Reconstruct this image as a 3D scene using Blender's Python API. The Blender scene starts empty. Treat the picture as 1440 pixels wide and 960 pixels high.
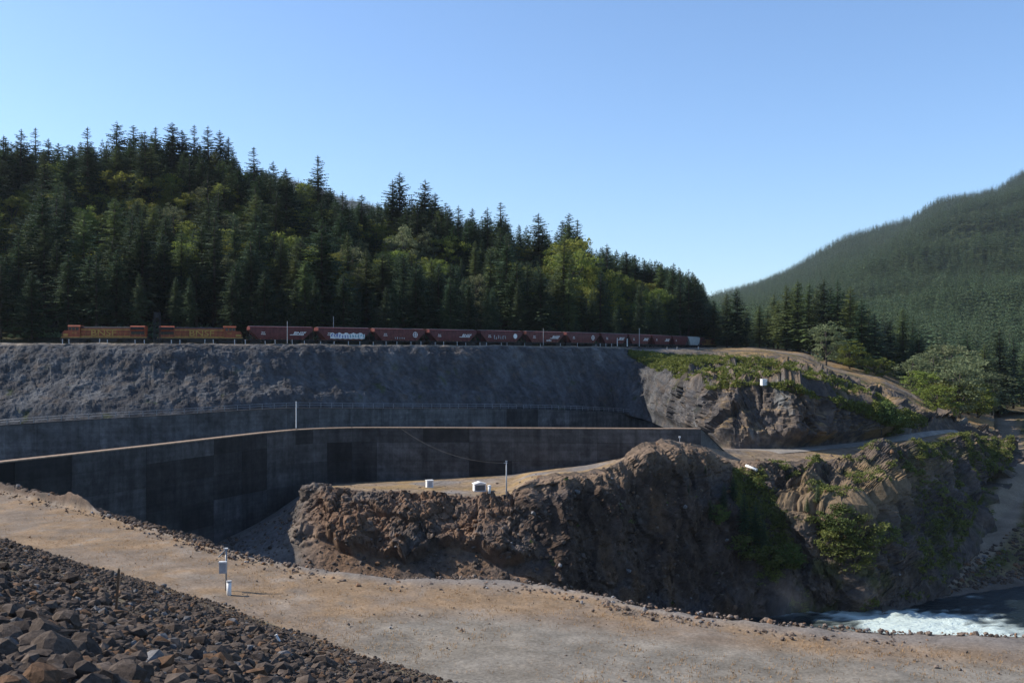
import bpy, math, random
import numpy as np
from mathutils import Vector, Matrix

random.seed(7)
RNG = np.random.default_rng(11)
SC = bpy.context.scene
COL = SC.collection
R = math.radians

# ------------------------------------------------------------------ camera, sky, sun, exposure
F = 1400.0                      # focal length in photo pixels (1440 wide)
HOR = 500.0                     # photo row of the horizon
cam = bpy.data.cameras.new('camera')
cam.lens = 35.0
cam.sensor_width = 36.0
cam.shift_y = (HOR - 480.0) / 1440.0
cam.clip_start = 0.3
cam.clip_end = 20000
camo = bpy.data.objects.new('camera', cam)
COL.objects.link(camo)
camo.rotation_euler = (R(90), 0, 0)
SC.camera = camo

SUN_EL, SUN_AZ = R(38), R(8)   # azimuth: from the left (-X) turned towards +Y
S = Vector((-math.cos(SUN_EL) * math.cos(SUN_AZ), math.cos(SUN_EL) * math.sin(SUN_AZ), math.sin(SUN_EL)))
world = bpy.data.worlds.new('World')
SC.world = world
world.use_nodes = True
wn = world.node_tree
wn.nodes.clear()
sky = wn.nodes.new('ShaderNodeTexSky')
sky.sky_type = 'NISHITA'
sky.sun_disc = False
sky.sun_elevation = SUN_EL
sky.sun_rotation = math.atan2(S.x, S.y)
sky.altitude = 100
sky.air_density = 1.0
sky.dust_density = .5
sky.ozone_density = 6.0
bg = wn.nodes.new('ShaderNodeBackground')
bg.inputs['Strength'].default_value = 0.13
wo = wn.nodes.new('ShaderNodeOutputWorld')
wn.links.new(sky.outputs[0], bg.inputs[0])
wn.links.new(bg.outputs[0], wo.inputs[0])
sl = bpy.data.lights.new('sun', 'SUN')
sl.energy = 4.5
sl.angle = R(0.53)
sl.color = (1.0, 0.93, 0.82)
so = bpy.data.objects.new('sun', sl)
COL.objects.link(so)
so.rotation_euler = S.to_track_quat('Z', 'Y').to_euler()
SC.view_settings.view_transform = 'Standard'
SC.view_settings.look = 'None'
SC.view_settings.exposure = 0.7
SC.view_settings.gamma = 1.0
SC.view_settings.use_curve_mapping = False


# ------------------------------------------------------------------ helpers
def W(px, py, Y):
    """point of the place seen at photo pixel (px, py) at ground distance Y"""
    return ((px - 720.0) / F * Y, Y, (HOR - py) / F * Y)


def tag(o, label=None, cat=None, group=None, kind=None):
    if label: o['label'] = label
    if cat: o['category'] = cat
    if group: o['group'] = group
    if kind: o['kind'] = kind
    return o


def link(name, data, parent=None, loc=None, rz=None):
    o = bpy.data.objects.new(name, data)
    COL.objects.link(o)
    if parent is not None: o.parent = parent
    if loc is not None: o.location = loc
    if rz is not None: o.rotation_euler = (0, 0, rz)
    return o


def thing(name, label, cat, loc=(0, 0, 0), rz=0.0, group=None):
    return tag(link(name, None, None, loc, rz), label, cat, group)


def mesh_np(name, verts, faces, mat, col=None, smooth=False):
    me = bpy.data.meshes.new(name)
    v = np.asarray(verts, dtype=np.float32)
    f = np.asarray(faces, dtype=np.int32)
    n = f.shape[1]
    me.vertices.add(len(v)); me.vertices.foreach_set('co', v.ravel())
    me.loops.add(f.size); me.loops.foreach_set('vertex_index', f.ravel())
    me.polygons.add(len(f))
    me.polygons.foreach_set('loop_start', np.arange(0, f.size, n, dtype=np.int32))
    me.polygons.foreach_set('use_smooth', np.full(len(f), smooth))
    if col is not None:
        a = me.color_attributes.new('Col', 'FLOAT_COLOR', 'POINT')
        c = np.ones((len(v), 4), dtype=np.float32); c[:, :3] = col
        a.data.foreach_set('color', c.ravel())
    me.update(calc_edges=True)
    if mat: me.materials.append(mat)
    return me


class MB:
    def __init__(s): s.v, s.f = [], []

    def add(s, vs, fs):
        k = len(s.v); s.v += [tuple(p) for p in vs]; s.f += [tuple(i + k for i in f) for f in fs]; return s

    def box(s, x0, x1, y0, y1, z0, z1):
        vs = [(x, y, z) for z in (z0, z1) for y in (y0, y1) for x in (x0, x1)]
        return s.add(vs, [(0, 2, 3, 1), (4, 5, 7, 6), (0, 1, 5, 4), (2, 6, 7, 3), (0, 4, 6, 2), (1, 3, 7, 5)])

    def bar(s, a, b, w, h=None):
        a, b = Vector(a), Vector(b); d = (b - a).normalized(); h = h or w
        up = Vector((0, 0, 1)) if abs(d.z) < .9 else Vector((0, 1, 0))
        x = d.cross(up).normalized() * w / 2; y = d.cross(x).normalized() * h / 2
        vs = [p + i * x + j * y for p in (a, b) for i, j in ((-1, -1), (1, -1), (1, 1), (-1, 1))]
        return s.add(vs, [(3, 2, 1, 0), (4, 5, 6, 7), (0, 1, 5, 4), (1, 2, 6, 5), (2, 3, 7, 6), (3, 0, 4, 7)])

    def tube(s, pts, rad, n=8):
        if not hasattr(rad, '__len__'): rad = [rad] * len(pts)
        P = [Vector(p) for p in pts]; rings = []
        for i, p in enumerate(P):
            d = (P[min(i + 1, len(P) - 1)] - P[max(i - 1, 0)]).normalized()
            up = Vector((0, 0, 1)) if abs(d.z) < .9 else Vector((0, 1, 0))
            x = d.cross(up).normalized(); y = d.cross(x)
            rings.append([p + rad[i] * (math.cos(t) * x + math.sin(t) * y) for t in [2 * math.pi * k / n for k in range(n)]])
        vs = [q for r in rings for q in r]
        fs = [(i * n + k, i * n + (k + 1) % n, (i + 1) * n + (k + 1) % n, (i + 1) * n + k) for i in range(len(P) - 1) for k in range(n)]
        fs += [tuple(range(n))[::-1], tuple((len(P) - 1) * n + k for k in range(n))]
        return s.add(vs, fs)

    def prism(s, prof, y0, y1):
        """profile in x,z extruded along y"""
        n = len(prof)
        vs = [(x, y0, z) for x, z in prof] + [(x, y1, z) for x, z in prof]
        fs = [tuple(range(n)), tuple(range(2 * n - 1, n - 1, -1))] + [(i, i + n, (i + 1) % n + n, (i + 1) % n) for i in range(n)]
        return s.add(vs, fs)

    def mesh(s, name, mat, smooth=False):
        me = bpy.data.meshes.new(name); me.from_pydata(s.v, [], s.f); me.materials.append(mat)
        if smooth: me.polygons.foreach_set('use_smooth', [True] * len(me.polygons))
        me.update(); return me

    def build(s, name, mat, parent=None, loc=None, smooth=False):
        return link(name, s.mesh(name, mat, smooth), parent, loc)


# ---- numpy gradient noise
_perm = RNG.permutation(256).astype(np.int64)
_perm = np.concatenate([_perm, _perm, _perm])
_g = RNG.normal(size=(256, 3)); _g /= np.linalg.norm(_g, axis=1)[:, None]


def perlin(p):
    i = np.floor(p).astype(np.int64); f = p - i; i &= 255
    u = f * f * f * (f * (f * 6 - 15) + 10)
    def g(dx, dy, dz):
        h = _perm[_perm[_perm[(i[:, 0] + dx) & 255] + ((i[:, 1] + dy) & 255)] + ((i[:, 2] + dz) & 255)]
        return (_g[h] * (f - np.array([dx, dy, dz]))).sum(1)
    x = u[:, 0]; y = u[:, 1]; z = u[:, 2]
    L = lambda a, b, t: a + t * (b - a)
    return 1.6 * L(L(L(g(0, 0, 0), g(1, 0, 0), x), L(g(0, 1, 0), g(1, 1, 0), x), y),
                   L(L(g(0, 0, 1), g(1, 0, 1), x), L(g(0, 1, 1), g(1, 1, 1), x), y), z)


def fbm(p, size, octv=4, gain=.5, seed=0, ridged=False, stretch=(1, 1, 1)):
    q = p / size / np.array(stretch) + seed * 17.31 + 100
    out = np.zeros(len(p)); a = 1.0; t = 0
    for k in range(octv):
        n = perlin(q)
        out += a * ((1 - 2 * np.abs(n)) if ridged else n); t += a
        q = q * 2.03 + 5.7; a *= gain
    return out / t


def cells(p, size, seed=0, stretch=(1, 1, 1), jit=.9):
    """random level per Voronoi cell, and the distance to the cell border: blocky, fractured rock"""
    q = p / size / np.array(stretch) + seed * 9.7 + 50
    i0 = np.floor(q).astype(np.int64); best = np.full(len(p), 9.0); sec = best.copy(); val = np.zeros(len(p))
    for dx in (-1, 0, 1):
        for dy in (-1, 0, 1):
            for dz in (-1, 0, 1):
                c = i0 + [dx, dy, dz]; ci = c & 255
                h = _perm[_perm[_perm[ci[:, 0]] + ci[:, 1]] + ci[:, 2]]
                f = c + .5 + _g[h] * .5 * jit
                d = ((q - f) ** 2).sum(1); nb_ = d < best
                sec = np.where(nb_, best, np.minimum(sec, d)); val = np.where(nb_, _perm[h + 37] / 255.0, val); best = np.where(nb_, d, best)
    return val - .5, np.sqrt(sec) - np.sqrt(best)


def sstep(a, b, x):
    t = np.clip((x - a) / (b - a), 0, 1); return t * t * (3 - 2 * t)


def mixc(a, b, t):
    return np.asarray(a) * (1 - t[:, None]) + np.asarray(b) * t[:, None]


# ---- lofted terrain sheets
def line(pts, cols):
    a = np.array(sorted(pts), dtype=float)
    def sm(y):
        v = np.interp(cols, a[:, 0], y)
        w = max(1, int(round(9 / (cols[1] - cols[0])))); k = np.ones(2 * w + 1) / (2 * w + 1)
        return np.convolve(np.pad(v, w, mode='edge'), k, mode='valid')
    py, Y = sm(a[:, 1]), sm(a[:, 2])
    return np.stack([(cols - 720) / F * Y, Y, (HOR - py) / F * Y], 1)


def normals(P):
    du = np.gradient(P, axis=1); dv = np.gradient(P, axis=0)
    n = np.cross(du, dv); n /= np.linalg.norm(n, axis=2)[:, :, None] + 1e-9
    n[n[:, :, 2] < 0] *= -1
    return n


def grid_faces(nv, nu):
    i = np.arange(nv * nu).reshape(nv, nu)
    return np.stack([i[:-1, :-1], i[:-1, 1:], i[1:, 1:], i[1:, :-1]], -1).reshape(-1, 4)


def loft(rows, subs):
    out = []; vv = []
    for k in range(len(rows) - 1):
        t = np.linspace(0, 1, subs[k], endpoint=False)[:, None, None]
        out.append(rows[k][None] * (1 - t) + rows[k + 1][None] * t); vv.append(k + t[:, 0, 0])
    out.append(rows[-1][None]); vv.append(np.array([len(rows) - 1.0]))
    P = np.concatenate(out); v = np.concatenate(vv)
    return P, v


def smooth_v(P, n):
    for _ in range(n):
        P[1:-1] = .5 * P[1:-1] + .25 * (P[:-2] + P[2:])
    return P


# ------------------------------------------------------------------ materials
def new_mat(name):
    m = bpy.data.materials.new(name); m.use_nodes = True
    n = m.node_tree; b = n.nodes['Principled BSDF']
    b.inputs['Specular IOR Level'].default_value = .25
    return m, n, b


def N(nt, kind, **kw):
    x = nt.nodes.new(kind)
    for k, v in kw.items():
        if k in x.inputs: x.inputs[k].default_value = v
        else: setattr(x, k, v)
    return x


def noise(nt, scale, detail=6, rough=.6, vec=None, dist=0.0):
    x = N(nt, 'ShaderNodeTexNoise', Scale=scale, Detail=detail, Roughness=rough, Distortion=dist)
    if vec is not None: nt.links.new(vec, x.inputs['Vector'])
    return x.outputs['Fac']


def ramp(nt, fac, stops):
    r = nt.nodes.new('ShaderNodeValToRGB'); e = r.color_ramp.elements
    while len(e) < len(stops): e.new(.5)
    for k, (p, c) in enumerate(stops):
        e[k].position = p; e[k].color = (c, c, c, 1) if not hasattr(c, '__len__') else (*c, 1)
    nt.links.new(fac, r.inputs[0]); return r.outputs[0]


def mul(nt, a, b, fac=1.0, mode='MULTIPLY'):
    m = nt.nodes.new('ShaderNodeMix'); m.data_type = 'RGBA'; m.blend_type = mode
    m.inputs[0].default_value = fac
    for s, v in ((6, a), (7, b)):
        if hasattr(v, 'links') or hasattr(v, 'is_linked'): nt.links.new(v, m.inputs[s])
        else: m.inputs[s].default_value = (*v, 1)
    return m.outputs[2]


def mixf(nt, a, b, fac):
    o = mul(nt, a, b, 1.0, 'MIX'); nt.links.new(fac, o.node.inputs[0]); return o


def coord(nt, scale=(1, 1, 1), obj=False):
    tc = nt.nodes.new('ShaderNodeTexCoord')
    mp = N(nt, 'ShaderNodeMapping'); mp.inputs['Scale'].default_value = scale
    nt.links.new(tc.outputs['Object'], mp.inputs[0]); return mp.outputs[0]


def bump(nt, b, h, dist, strength=1.0):
    x = N(nt, 'ShaderNodeBump', Strength=strength, Distance=dist)
    nt.links.new(h, x.inputs['Height']); nt.links.new(x.outputs[0], b.inputs['Normal'])


def terrain_mat(name, fine, coarse, bdist, lo=.6, hi=1.35, rough=.95, alb=.62):
    m, nt, b = new_mat(name)
    at = N(nt, 'ShaderNodeVertexColor', layer_name='Col')
    co = coord(nt)
    n1 = noise(nt, fine, 8, .7, co); n2 = noise(nt, coarse, 6, .6, co, .5)
    c = mul(nt, at.outputs[0], ramp(nt, n1, [(.3, lo), (.72, hi)]))
    c = mul(nt, c, ramp(nt, n2, [(.3, .72 * alb), (.7, 1.22 * alb)]))
    nt.links.new(c, b.inputs['Base Color'])
    b.inputs['Roughness'].default_value = rough
    b.inputs['Specular IOR Level'].default_value = .1
    bump(nt, b, n1, bdist)
    return m


def paint(name, c, rough=.55, dirt=.35, metal=0.0, dscale=1.2):
    m, nt, b = new_mat(name)
    co = coord(nt, (1, 1, .45))
    n1 = noise(nt, dscale, 7, .65, co); n2 = noise(nt, dscale * 6, 5, .6, co)
    cc = mul(nt, c, ramp(nt, n1, [(.3, 1 - dirt), (.7, 1.0 + dirt * .3)]))
    cc = mul(nt, cc, ramp(nt, n2, [(.3, 1 - dirt * .5), (.7, 1.0 + dirt * .15)]))
    nt.links.new(cc, b.inputs['Base Color'])
    b.inputs['Roughness'].default_value = rough; b.inputs['Metallic'].default_value = metal
    bump(nt, b, n2, .004)
    return m


def foliage_mat(name, c1, c2, trans=.25):
    m, nt, b = new_mat(name)
    oi = N(nt, 'ShaderNodeObjectInfo'); co = coord(nt)
    n1 = noise(nt, .45, 5, .7, co)
    base = mixf(nt, c1, c2, ramp(nt, n1, [(.35, 0.0), (.68, 1.0)]))
    hs = N(nt, 'ShaderNodeHueSaturation')
    mr = N(nt, 'ShaderNodeMapRange'); mr.inputs['To Min'].default_value = .72; mr.inputs['To Max'].default_value = 1.3
    nt.links.new(oi.outputs['Random'], mr.inputs[0]); nt.links.new(mr.outputs[0], hs.inputs['Value'])
    mr2 = N(nt, 'ShaderNodeMapRange'); mr2.inputs['To Min'].default_value = .475; mr2.inputs['To Max'].default_value = .525
    ml = N(nt, 'ShaderNodeMath', operation='FRACT'); m2 = N(nt, 'ShaderNodeMath', operation='MULTIPLY'); m2.inputs[1].default_value = 7.13
    nt.links.new(oi.outputs['Random'], m2.inputs[0]); nt.links.new(m2.outputs[0], ml.inputs[0]); nt.links.new(ml.outputs[0], mr2.inputs[0])
    nt.links.new(mr2.outputs[0], hs.inputs['Hue'])
    nt.links.new(base, hs.inputs['Color'])
    nt.links.new(hs.outputs[0], b.inputs['Base Color'])
    b.inputs['Roughness'].default_value = .75
    b.inputs['Specular IOR Level'].default_value = .2
    tr = N(nt, 'ShaderNodeBsdfTranslucent'); nt.links.new(hs.outputs[0], tr.inputs[0])
    mx = nt.nodes.new('ShaderNodeMixShader'); mx.inputs[0].default_value = trans
    nt.links.new(b.outputs[0], mx.inputs[1]); nt.links.new(tr.outputs[0], mx.inputs[2])
    nt.links.new(mx.outputs[0], nt.nodes['Material Output'].inputs[0])
    return m


def concrete_mat(name, streak=1.0):
    """board-marked concrete; each panel's own stain tone comes from its object colour"""
    m, nt, b = new_mat(name)
    oi = N(nt, 'ShaderNodeObjectInfo')
    co = coord(nt); cs = coord(nt, (.55, .55, .035)); cb = coord(nt, (.03, .03, .9))
    n1 = noise(nt, .8, 8, .7, co); n2 = noise(nt, 1.0, 6, .65, cs); n3 = noise(nt, 1.0, 4, .6, cb); n4 = noise(nt, .22, 7, .7, co)
    c = mul(nt, oi.outputs['Color'], ramp(nt, n1, [(.3, .7), (.7, 1.25)]))
    c = mul(nt, c, ramp(nt, n2, [(.3, .6), (.5, 1.0), (.72, 1.3)]), streak)
    c = mul(nt, c, ramp(nt, n3, [(.35, .78), (.65, 1.12)]))
    c = mul(nt, c, ramp(nt, n4, [(.32, .4), (.62, 1.3)]), .9)
    nt.links.new(c, b.inputs['Base Color']); b.inputs['Roughness'].default_value = .9
    bump(nt, b, n1, .03)
    return m


M = {}
M['rock'] = terrain_mat('rock', .9, .11, .35, .55, 1.4)
M['soil'] = terrain_mat('soil', 2.2, .16, .06, .72, 1.25)
M['bench'] = terrain_mat('gravel_soil', 5.0, .35, .03, .6, 1.4)
M['forest_floor'] = terrain_mat('forest_floor', .25, .02, 1.0)
M['boulder'] = terrain_mat('boulder', 6.0, .7, .03, .5, 1.5, .95, .8)
M['conifer'] = foliage_mat('conifer_needles', (.026, .046, .024), (.062, .092, .038), .22)
M['conifer_sunlit'] = foliage_mat('sunlit_conifer_needles', (.075, .10, .034), (.14, .17, .06), .25)  # brighter copy of the conifer needles, sunlight put into the colour
M['conifer_far'] = foliage_mat('hill_conifer_needles', (.045, .074, .04), (.095, .13, .06), .25)
M['maple'] = foliage_mat('maple_leaves', (.10, .125, .025), (.22, .235, .05), .42)
M['alder'] = foliage_mat('alder_leaves', (.11, .13, .06), (.20, .215, .11), .35)
M['shrub'] = foliage_mat('shrub_leaves', (.06, .085, .022), (.13, .15, .04), .3)
M['broom'] = foliage_mat('scrub_leaves', (.065, .085, .018), (.15, .16, .035), .3)
M['bark'] = paint('bark', (.085, .07, .058), .95, .5)
M['concrete_dark'] = concrete_mat('stained_concrete')
M['concrete_core'] = paint('concrete_core', (.045, .045, .048), .9, .4)
M['rust'] = paint('rusty_coping', (.34, .24, .165), .8, .5)
M['galv'] = paint('galvanised_steel', (.32, .33, .34), .45, .25, .5)
M['white'] = paint('white_paint', (.78, .78, .76), .5, .2)
M['panel_grey'] = paint('grey_enamel', (.42, .43, .44), .5, .25)
M['black'] = paint('dark_paint', (.025, .025, .027), .6, .4)
M['opening'] = paint('dark_louvre', (.05, .045, .04), .7, .4)
M['orange'] = paint('orange_paint', (.29, .075, .032), .5, .5)
M['yellow'] = paint('yellow_paint', (.42, .26, .06), .5, .4)
M['maroon'] = paint('maroon_paint', (.125, .033, .033), .55, .45)
M['maroon2'] = paint('faded_maroon_paint', (.15, .045, .04), .6, .5)
M['hopper_grey'] = paint('pale_grey_paint', (.42, .46, .46), .55, .35)
M['wheel'] = paint('wheel_steel', (.06, .05, .045), .5, .4, .4)
M['glass'] = paint('cab_glass', (.02, .025, .03), .1, .1)
M['graf_blue'] = paint('graffiti_blue', (.05, .11, .45), .5, .3)
M['graf_teal'] = paint('graffiti_teal', (.12, .38, .45), .5, .3)
M['wood'] = paint('weathered_wood', (.22, .13, .075), .9, .4)
M['steel_rail'] = paint('rail_steel', (.12, .09, .075), .5, .4, .5)
M['grass'] = foliage_mat('dry_grass', (.33, .23, .10), (.45, .33, .16), .3)

# ------------------------------------------------------------------ the track's line (world x, y), level ground at z of about 3
TRK = np.array([(-330, 275), (-230, 262), (-160, 253), (-114, 250.2), (-90.6, 252.5), (-71.1, 263.4), (-55.3, 275.3), (-41, 286), (-26, 296.3),
                (-11.1, 306.5), (2.9, 317.4), (16.5, 329.9), (29.3, 343.4), (40.6, 358.3), (51.2, 374), (61.5, 391), (70.4, 406.5), (77.6, 419.6),
                (85.7, 434.4), (98, 458), (118, 500)], dtype=float)
for _ in range(3):   # ease the corners
    T2 = TRK.copy(); T2[1:-1] = .5 * TRK[1:-1] + .25 * (TRK[:-2] + TRK[2:]); TRK = T2
_q = np.linspace(0, len(TRK) - 1, 600)
TRK = np.stack([np.interp(_q, np.arange(len(TRK)), TRK[:, k]) for k in (0, 1)], 1)
TSL = np.concatenate([[0], np.cumsum(np.hypot(*np.diff(TRK, axis=0).T))])
TPX = TRK[:, 0] / TRK[:, 1] * F + 720
TRAIL_Z = 3.15


def trk(s):
    return np.array([np.interp(s, TSL, TRK[:, 0]), np.interp(s, TSL, TRK[:, 1])])


def ytrack(px):
    return np.interp(px, TPX, TRK[:, 1])


# ------------------------------------------------------------------ THE SETTING
SHEETS = {}


def sheet(name, rows, subs, cols, mat, disp=None, colour=None, vsmooth=0, smooth=True):
    P, v = loft([line(r, cols) if not isinstance(r, np.ndarray) else r for r in rows], subs)
    if vsmooth: P = smooth_v(P, vsmooth)
    nv, nu = P.shape[:2]
    V = np.repeat(v, nu); U = np.tile(cols, nv)
    if disp is not None:
        n = normals(P).reshape(-1, 3); p = P.reshape(-1, 3)
        P = disp(p, n, V, U).reshape(nv, nu, 3)
    n = normals(P).reshape(-1, 3); p = P.reshape(-1, 3)
    c = colour(p, n, V, U)
    me = mesh_np(name, p, grid_faces(nv, nu), mat, c, smooth)
    o = link(name, me); tag(o, kind='structure')
    SHEETS[name] = (P, v, cols)
    return o


# base ground reaching to the horizon, far below the gorge
gx = np.linspace(-9000, 9000, 40); gy = np.linspace(-3000, 12000, 40)
GX, GY = np.meshgrid(gx, gy)
gp = np.stack([GX.ravel(), GY.ravel(), np.full(GX.size, -62.0)], 1)
o = link('ground', mesh_np('ground', gp, grid_faces(40, 40), M['forest_floor'], np.tile([.05, .06, .03], (len(gp), 1))))
tag(o, kind='structure')

# ---- railway embankment and the rock slope that runs on to the right
colsE = np.arange(-420, 1400, 2.0)
tr = [(x, ytrack(x)) for x in (-420, -300, -200, -100, 0, 60, 120, 180, 240, 300, 360, 420, 480, 540, 600, 660, 720, 780, 830, 870)]


def zpy(z, Y): return HOR - z * F / Y


crest = [(x, zpy(3.1, y - 6.5), y - 6.5) for x, y in tr] + [(900, 492, 358), (930, 492, 366), (1000, 491, 395), (1060, 490, 400), (1130, 500, 385), (1170, 520, 368), (1240, 536, 355), (1290, 560, 348), (1330, 590, 335), (1400, 610, 330)]
toe_y = [(-420, 640), (0, 597), (100, 590), (230, 583), (350, 575), (415, 572), (500, 573), (700, 573), (800, 575), (870, 578)]
toe = [(x, float(np.interp(x, *zip(*toe_y))), y - 24) for x, y in tr] + [(910, 585, 322), (960, 606, 290), (1020, 631, 255), (1100, 631, 256), (1200, 622, 271), (1260, 612, 285), (1300, 606, 300), (1340, 603, 318), (1400, 640, 322)]
mid = [(x, .52 * c[1] + .48 * t[1], .5 * (c[2] + t[2]) + .5) for (x, _), c, t in zip(tr, crest, toe)][:-1]
mid += [(890, 515, 343), (950, 541, 305), (1000, 549, 276), (1070, 547, 264), (1130, 557, 263), (1200, 577, 277), (1250, 596, 288), (1290, 602, 306), (1330, 606, 320), (1400, 625, 326)]
upmid = [(x, .7 * c[1] + .3 * m[1], .55 * c[2] + .45 * m[2]) for (x, _), c, m in zip(tr[:-1], crest, mid)]
upmid += [(890, 500, 351), (950, 514, 335), (1000, 520, 320), (1070, 522, 310), (1130, 530, 308), (1200, 552, 305), (1250, 570, 308), (1290, 584, 318), (1330, 597, 328), (1400, 618, 328)]
back = [(x, zpy(3.1, y + 7), y + 7) for x, y in tr] + [(900, 487, 384), (930, 486.5, 400), (1000, 487, 450), (1060, 487, 460), (1130, 492, 450), (1170, 503, 440), (1240, 518, 430), (1290, 540, 420), (1330, 560, 415), (1400, 575, 410)]
low = [(x, py + 6, Y - 1.0) for x, py, Y in toe]
walk = [(x, py + (1.5 if x < 900 else 6), Y - (4.5 if x < 900 else 1.5)) for x, py, Y in toe]


def dispE(p, n, V, U):
    face = sstep(.15, .6, V) * sstep(.15, .0, np.minimum(0, 4.0 - V) + 0 * V)
    face = sstep(1.05, 1.4, V) * (1 - sstep(3.75, 4.0, V))
    rightk = sstep(880, 1020, U)
    big = fbm(p, 14, 5, .55, 1, True, (1, 1, 2.2)) * .55 + fbm(p, 6, 5, .6, 2, False, (1, 1, 2.5)) * .9
    fine = fbm(p, 2.4, 5, .65, 3, False, (1, 1, 1.8)) * .5
    rid = (fbm(p, 15, 4, .55, 4, True, (1, 3, 3)) * 5.5 - 1.0 + fbm(p, 5, 4, .6, 11, True, (1, 2, 2)) * 1.6) * rightk * sstep(1.3, 2.6, V)
    pw = p + np.stack([fbm(p, 5, 3, .5, 15), fbm(p, 5, 3, .5, 16), fbm(p, 5, 3, .5, 17)], 1) * 1.2
    b1, e1 = cells(pw, 5.0, 11, (1, 1, 1.6)); b2, e2 = cells(pw, 1.7, 12, (1, 1, 1.3))
    blk = b1 * (.3 + 3.0 * rightk * sstep(1.8, 2.6, V)) + b2 * (.22 + .8 * rightk * sstep(1.9, 2.5, V)) - (.05 + .3 * rightk * sstep(1.9, 2.5, V)) * (1 - sstep(0, .15, e1))
    d = face * (blk + big + fine + rid + rightk * fbm(p, 8, 5, .6, 6, True) * (.7 + 1.4 * sstep(1.9, 2.5, V)))
    q = p + n * d[:, None]
    crestk = sstep(.6, 1.0, V) * (1 - sstep(1.0, 1.5, V))
    q[:, 1] += crestk * fbm(p, 6, 4, .55, 5) * 2.2
    q[:, 2] += crestk * fbm(p, 9, 4, .6, 10) * .5 * (1 - rightk)
    q[:, 2] += (1 - face) * fbm(p, 3, 3, .5, 8) * .18
    talus = np.exp(-((V - 3.72) / .22) ** 2) * (.6 + fbm(p, 9, 3, .5, 9)) * (1 - rightk)
    q[:, 2] += np.clip(talus, 0, 2) * 1.0
    return q


def colE(p, n, V, U):
    k = fbm(p, 12, 5, .6, 21); k2 = fbm(p, 9, 4, .6, 22, False, (1, 1, 4)); k3 = fbm(p, 3, 4, .6, 23)
    c = mixc((.08, .08, .086), (.155, .158, .166), sstep(-.3, .4, .5 * k2 + .9 * fbm(p, 3.2, 5, .6, 28, False, (1, 1, 7))))
    c = mixc(c, (.25, .25, .25), sstep(.12, .45, k) * sstep(440, 640, U) * .75)
    c = mixc(c, (.17, .135, .11), sstep(.05, .4, k3) * .6)
    c = mixc(c, (.34, .28, .22), (1 - sstep(1.0, 1.25, V + k * .25)) * .9)
    c = mixc(c, (.08, .10, .03), sstep(.3, .42, fbm(p, 6, 4, .6, 27)) * .6 * sstep(2.0, 3.2, V))
    rk = sstep(890, 1090, U + 80 * k)
    up = sstep(.55, .85, n[:, 2])
    cr = mixc((.12, .105, .1), (.24, .185, .14), sstep(-.1, .3, k3))
    cr = mixc(cr, (.36, .245, .125), up * sstep(-.15, .2, k))
    cr = mixc(cr, (.12, .12, .035), up * sstep(.0, .3, fbm(p, 8, 4, .6, 25)) * (1 - sstep(2.0, 3.2, V)) * .8)
    cr = mixc(cr, (.27, .27, .26), sstep(.25, .4, k2) * (1 - up))
    c = mixc(c, cr, rk)
    flat = 1 - sstep(.9, 1.12, V)
    c = mixc(c, mixc((.33, .28, .23), (.43, .28, .13), sstep(940, 1020, U) * sstep(-.3, .2, k)), flat)
    return c


sheet('embankment', [back, crest, upmid, mid, toe, low, walk], [16, 26, 30, 44, 4, 3], colsE, M['rock'], dispE, colE, 0, False)

# ---- forested hill behind the track
colsH = np.arange(-640, 1040, 8.0)
sky_pts = [(-640, 200), (-300, 190), (0, 186), (40, 180), (110, 190), (165, 172), (240, 172), (300, 180), (325, 195), (345, 232), (360, 214), (390, 230), (415, 245), (440, 225), (460, 240), (475, 272),
           (510, 280), (540, 262), (562, 246), (600, 258), (640, 290), (700, 292), (755, 304), (800, 302), (825, 343), (870, 345), (930, 366), (975, 380), (990, 396), (1000, 425), (1040, 470)]
SKX, SKY_ = np.array(sky_pts, float).T


def skyline(px): return np.interp(px, SKX, SKY_)


ridgeY = [(-640, 430), (0, 415), (300, 415), (440, 430), (560, 440), (700, 450), (820, 462), (930, 470), (1000, 480), (1040, 490)]
rp = [(-640, 300), (-200, 300), (0, 308), (200, 300), (320, 318), (440, 352), (560, 378), (700, 404), (820, 430), (930, 468), (1000, 484), (1040, 486)]
xs = [-640, -400, -200, 0, 100, 200, 320, 440, 560, 700, 820, 930, 1000, 1040]
h0 = [(x, zpy(3.0, ytrack(x) + 6.9), ytrack(x) + 6.9) for x in xs]
h2 = [(x, float(np.interp(x, *zip(*rp))), float(np.interp(x, *zip(*ridgeY)))) for x in xs]
h1 = [(x, .56 * a[1] + .44 * b[1], .52 * a[2] + .48 * b[2]) for x, a, b in zip(xs, h0, h2)]
h3 = [(x, min(b[1] + 8, 486), b[2] + 90) for x, b in zip(xs, h2)]
h4 = [(x, 486, b[2] + 280) for x, b in zip(xs, h2)]
sheet('hillside', [h0, h1, h2, h3, h4], [10, 10, 8, 6], colsH, M['forest_floor'],
      lambda p, n, V, U: p + np.stack([0 * V, 0 * V, fbm(p, 40, 3, .5, 31) * 4 * sstep(.05, .6, V)], 1),
      lambda p, n, V, U: mixc((.035, .032, .02), (.06, .06, .025), sstep(-.3, .3, fbm(p, 20, 4, .6, 32))), 1)

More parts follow.
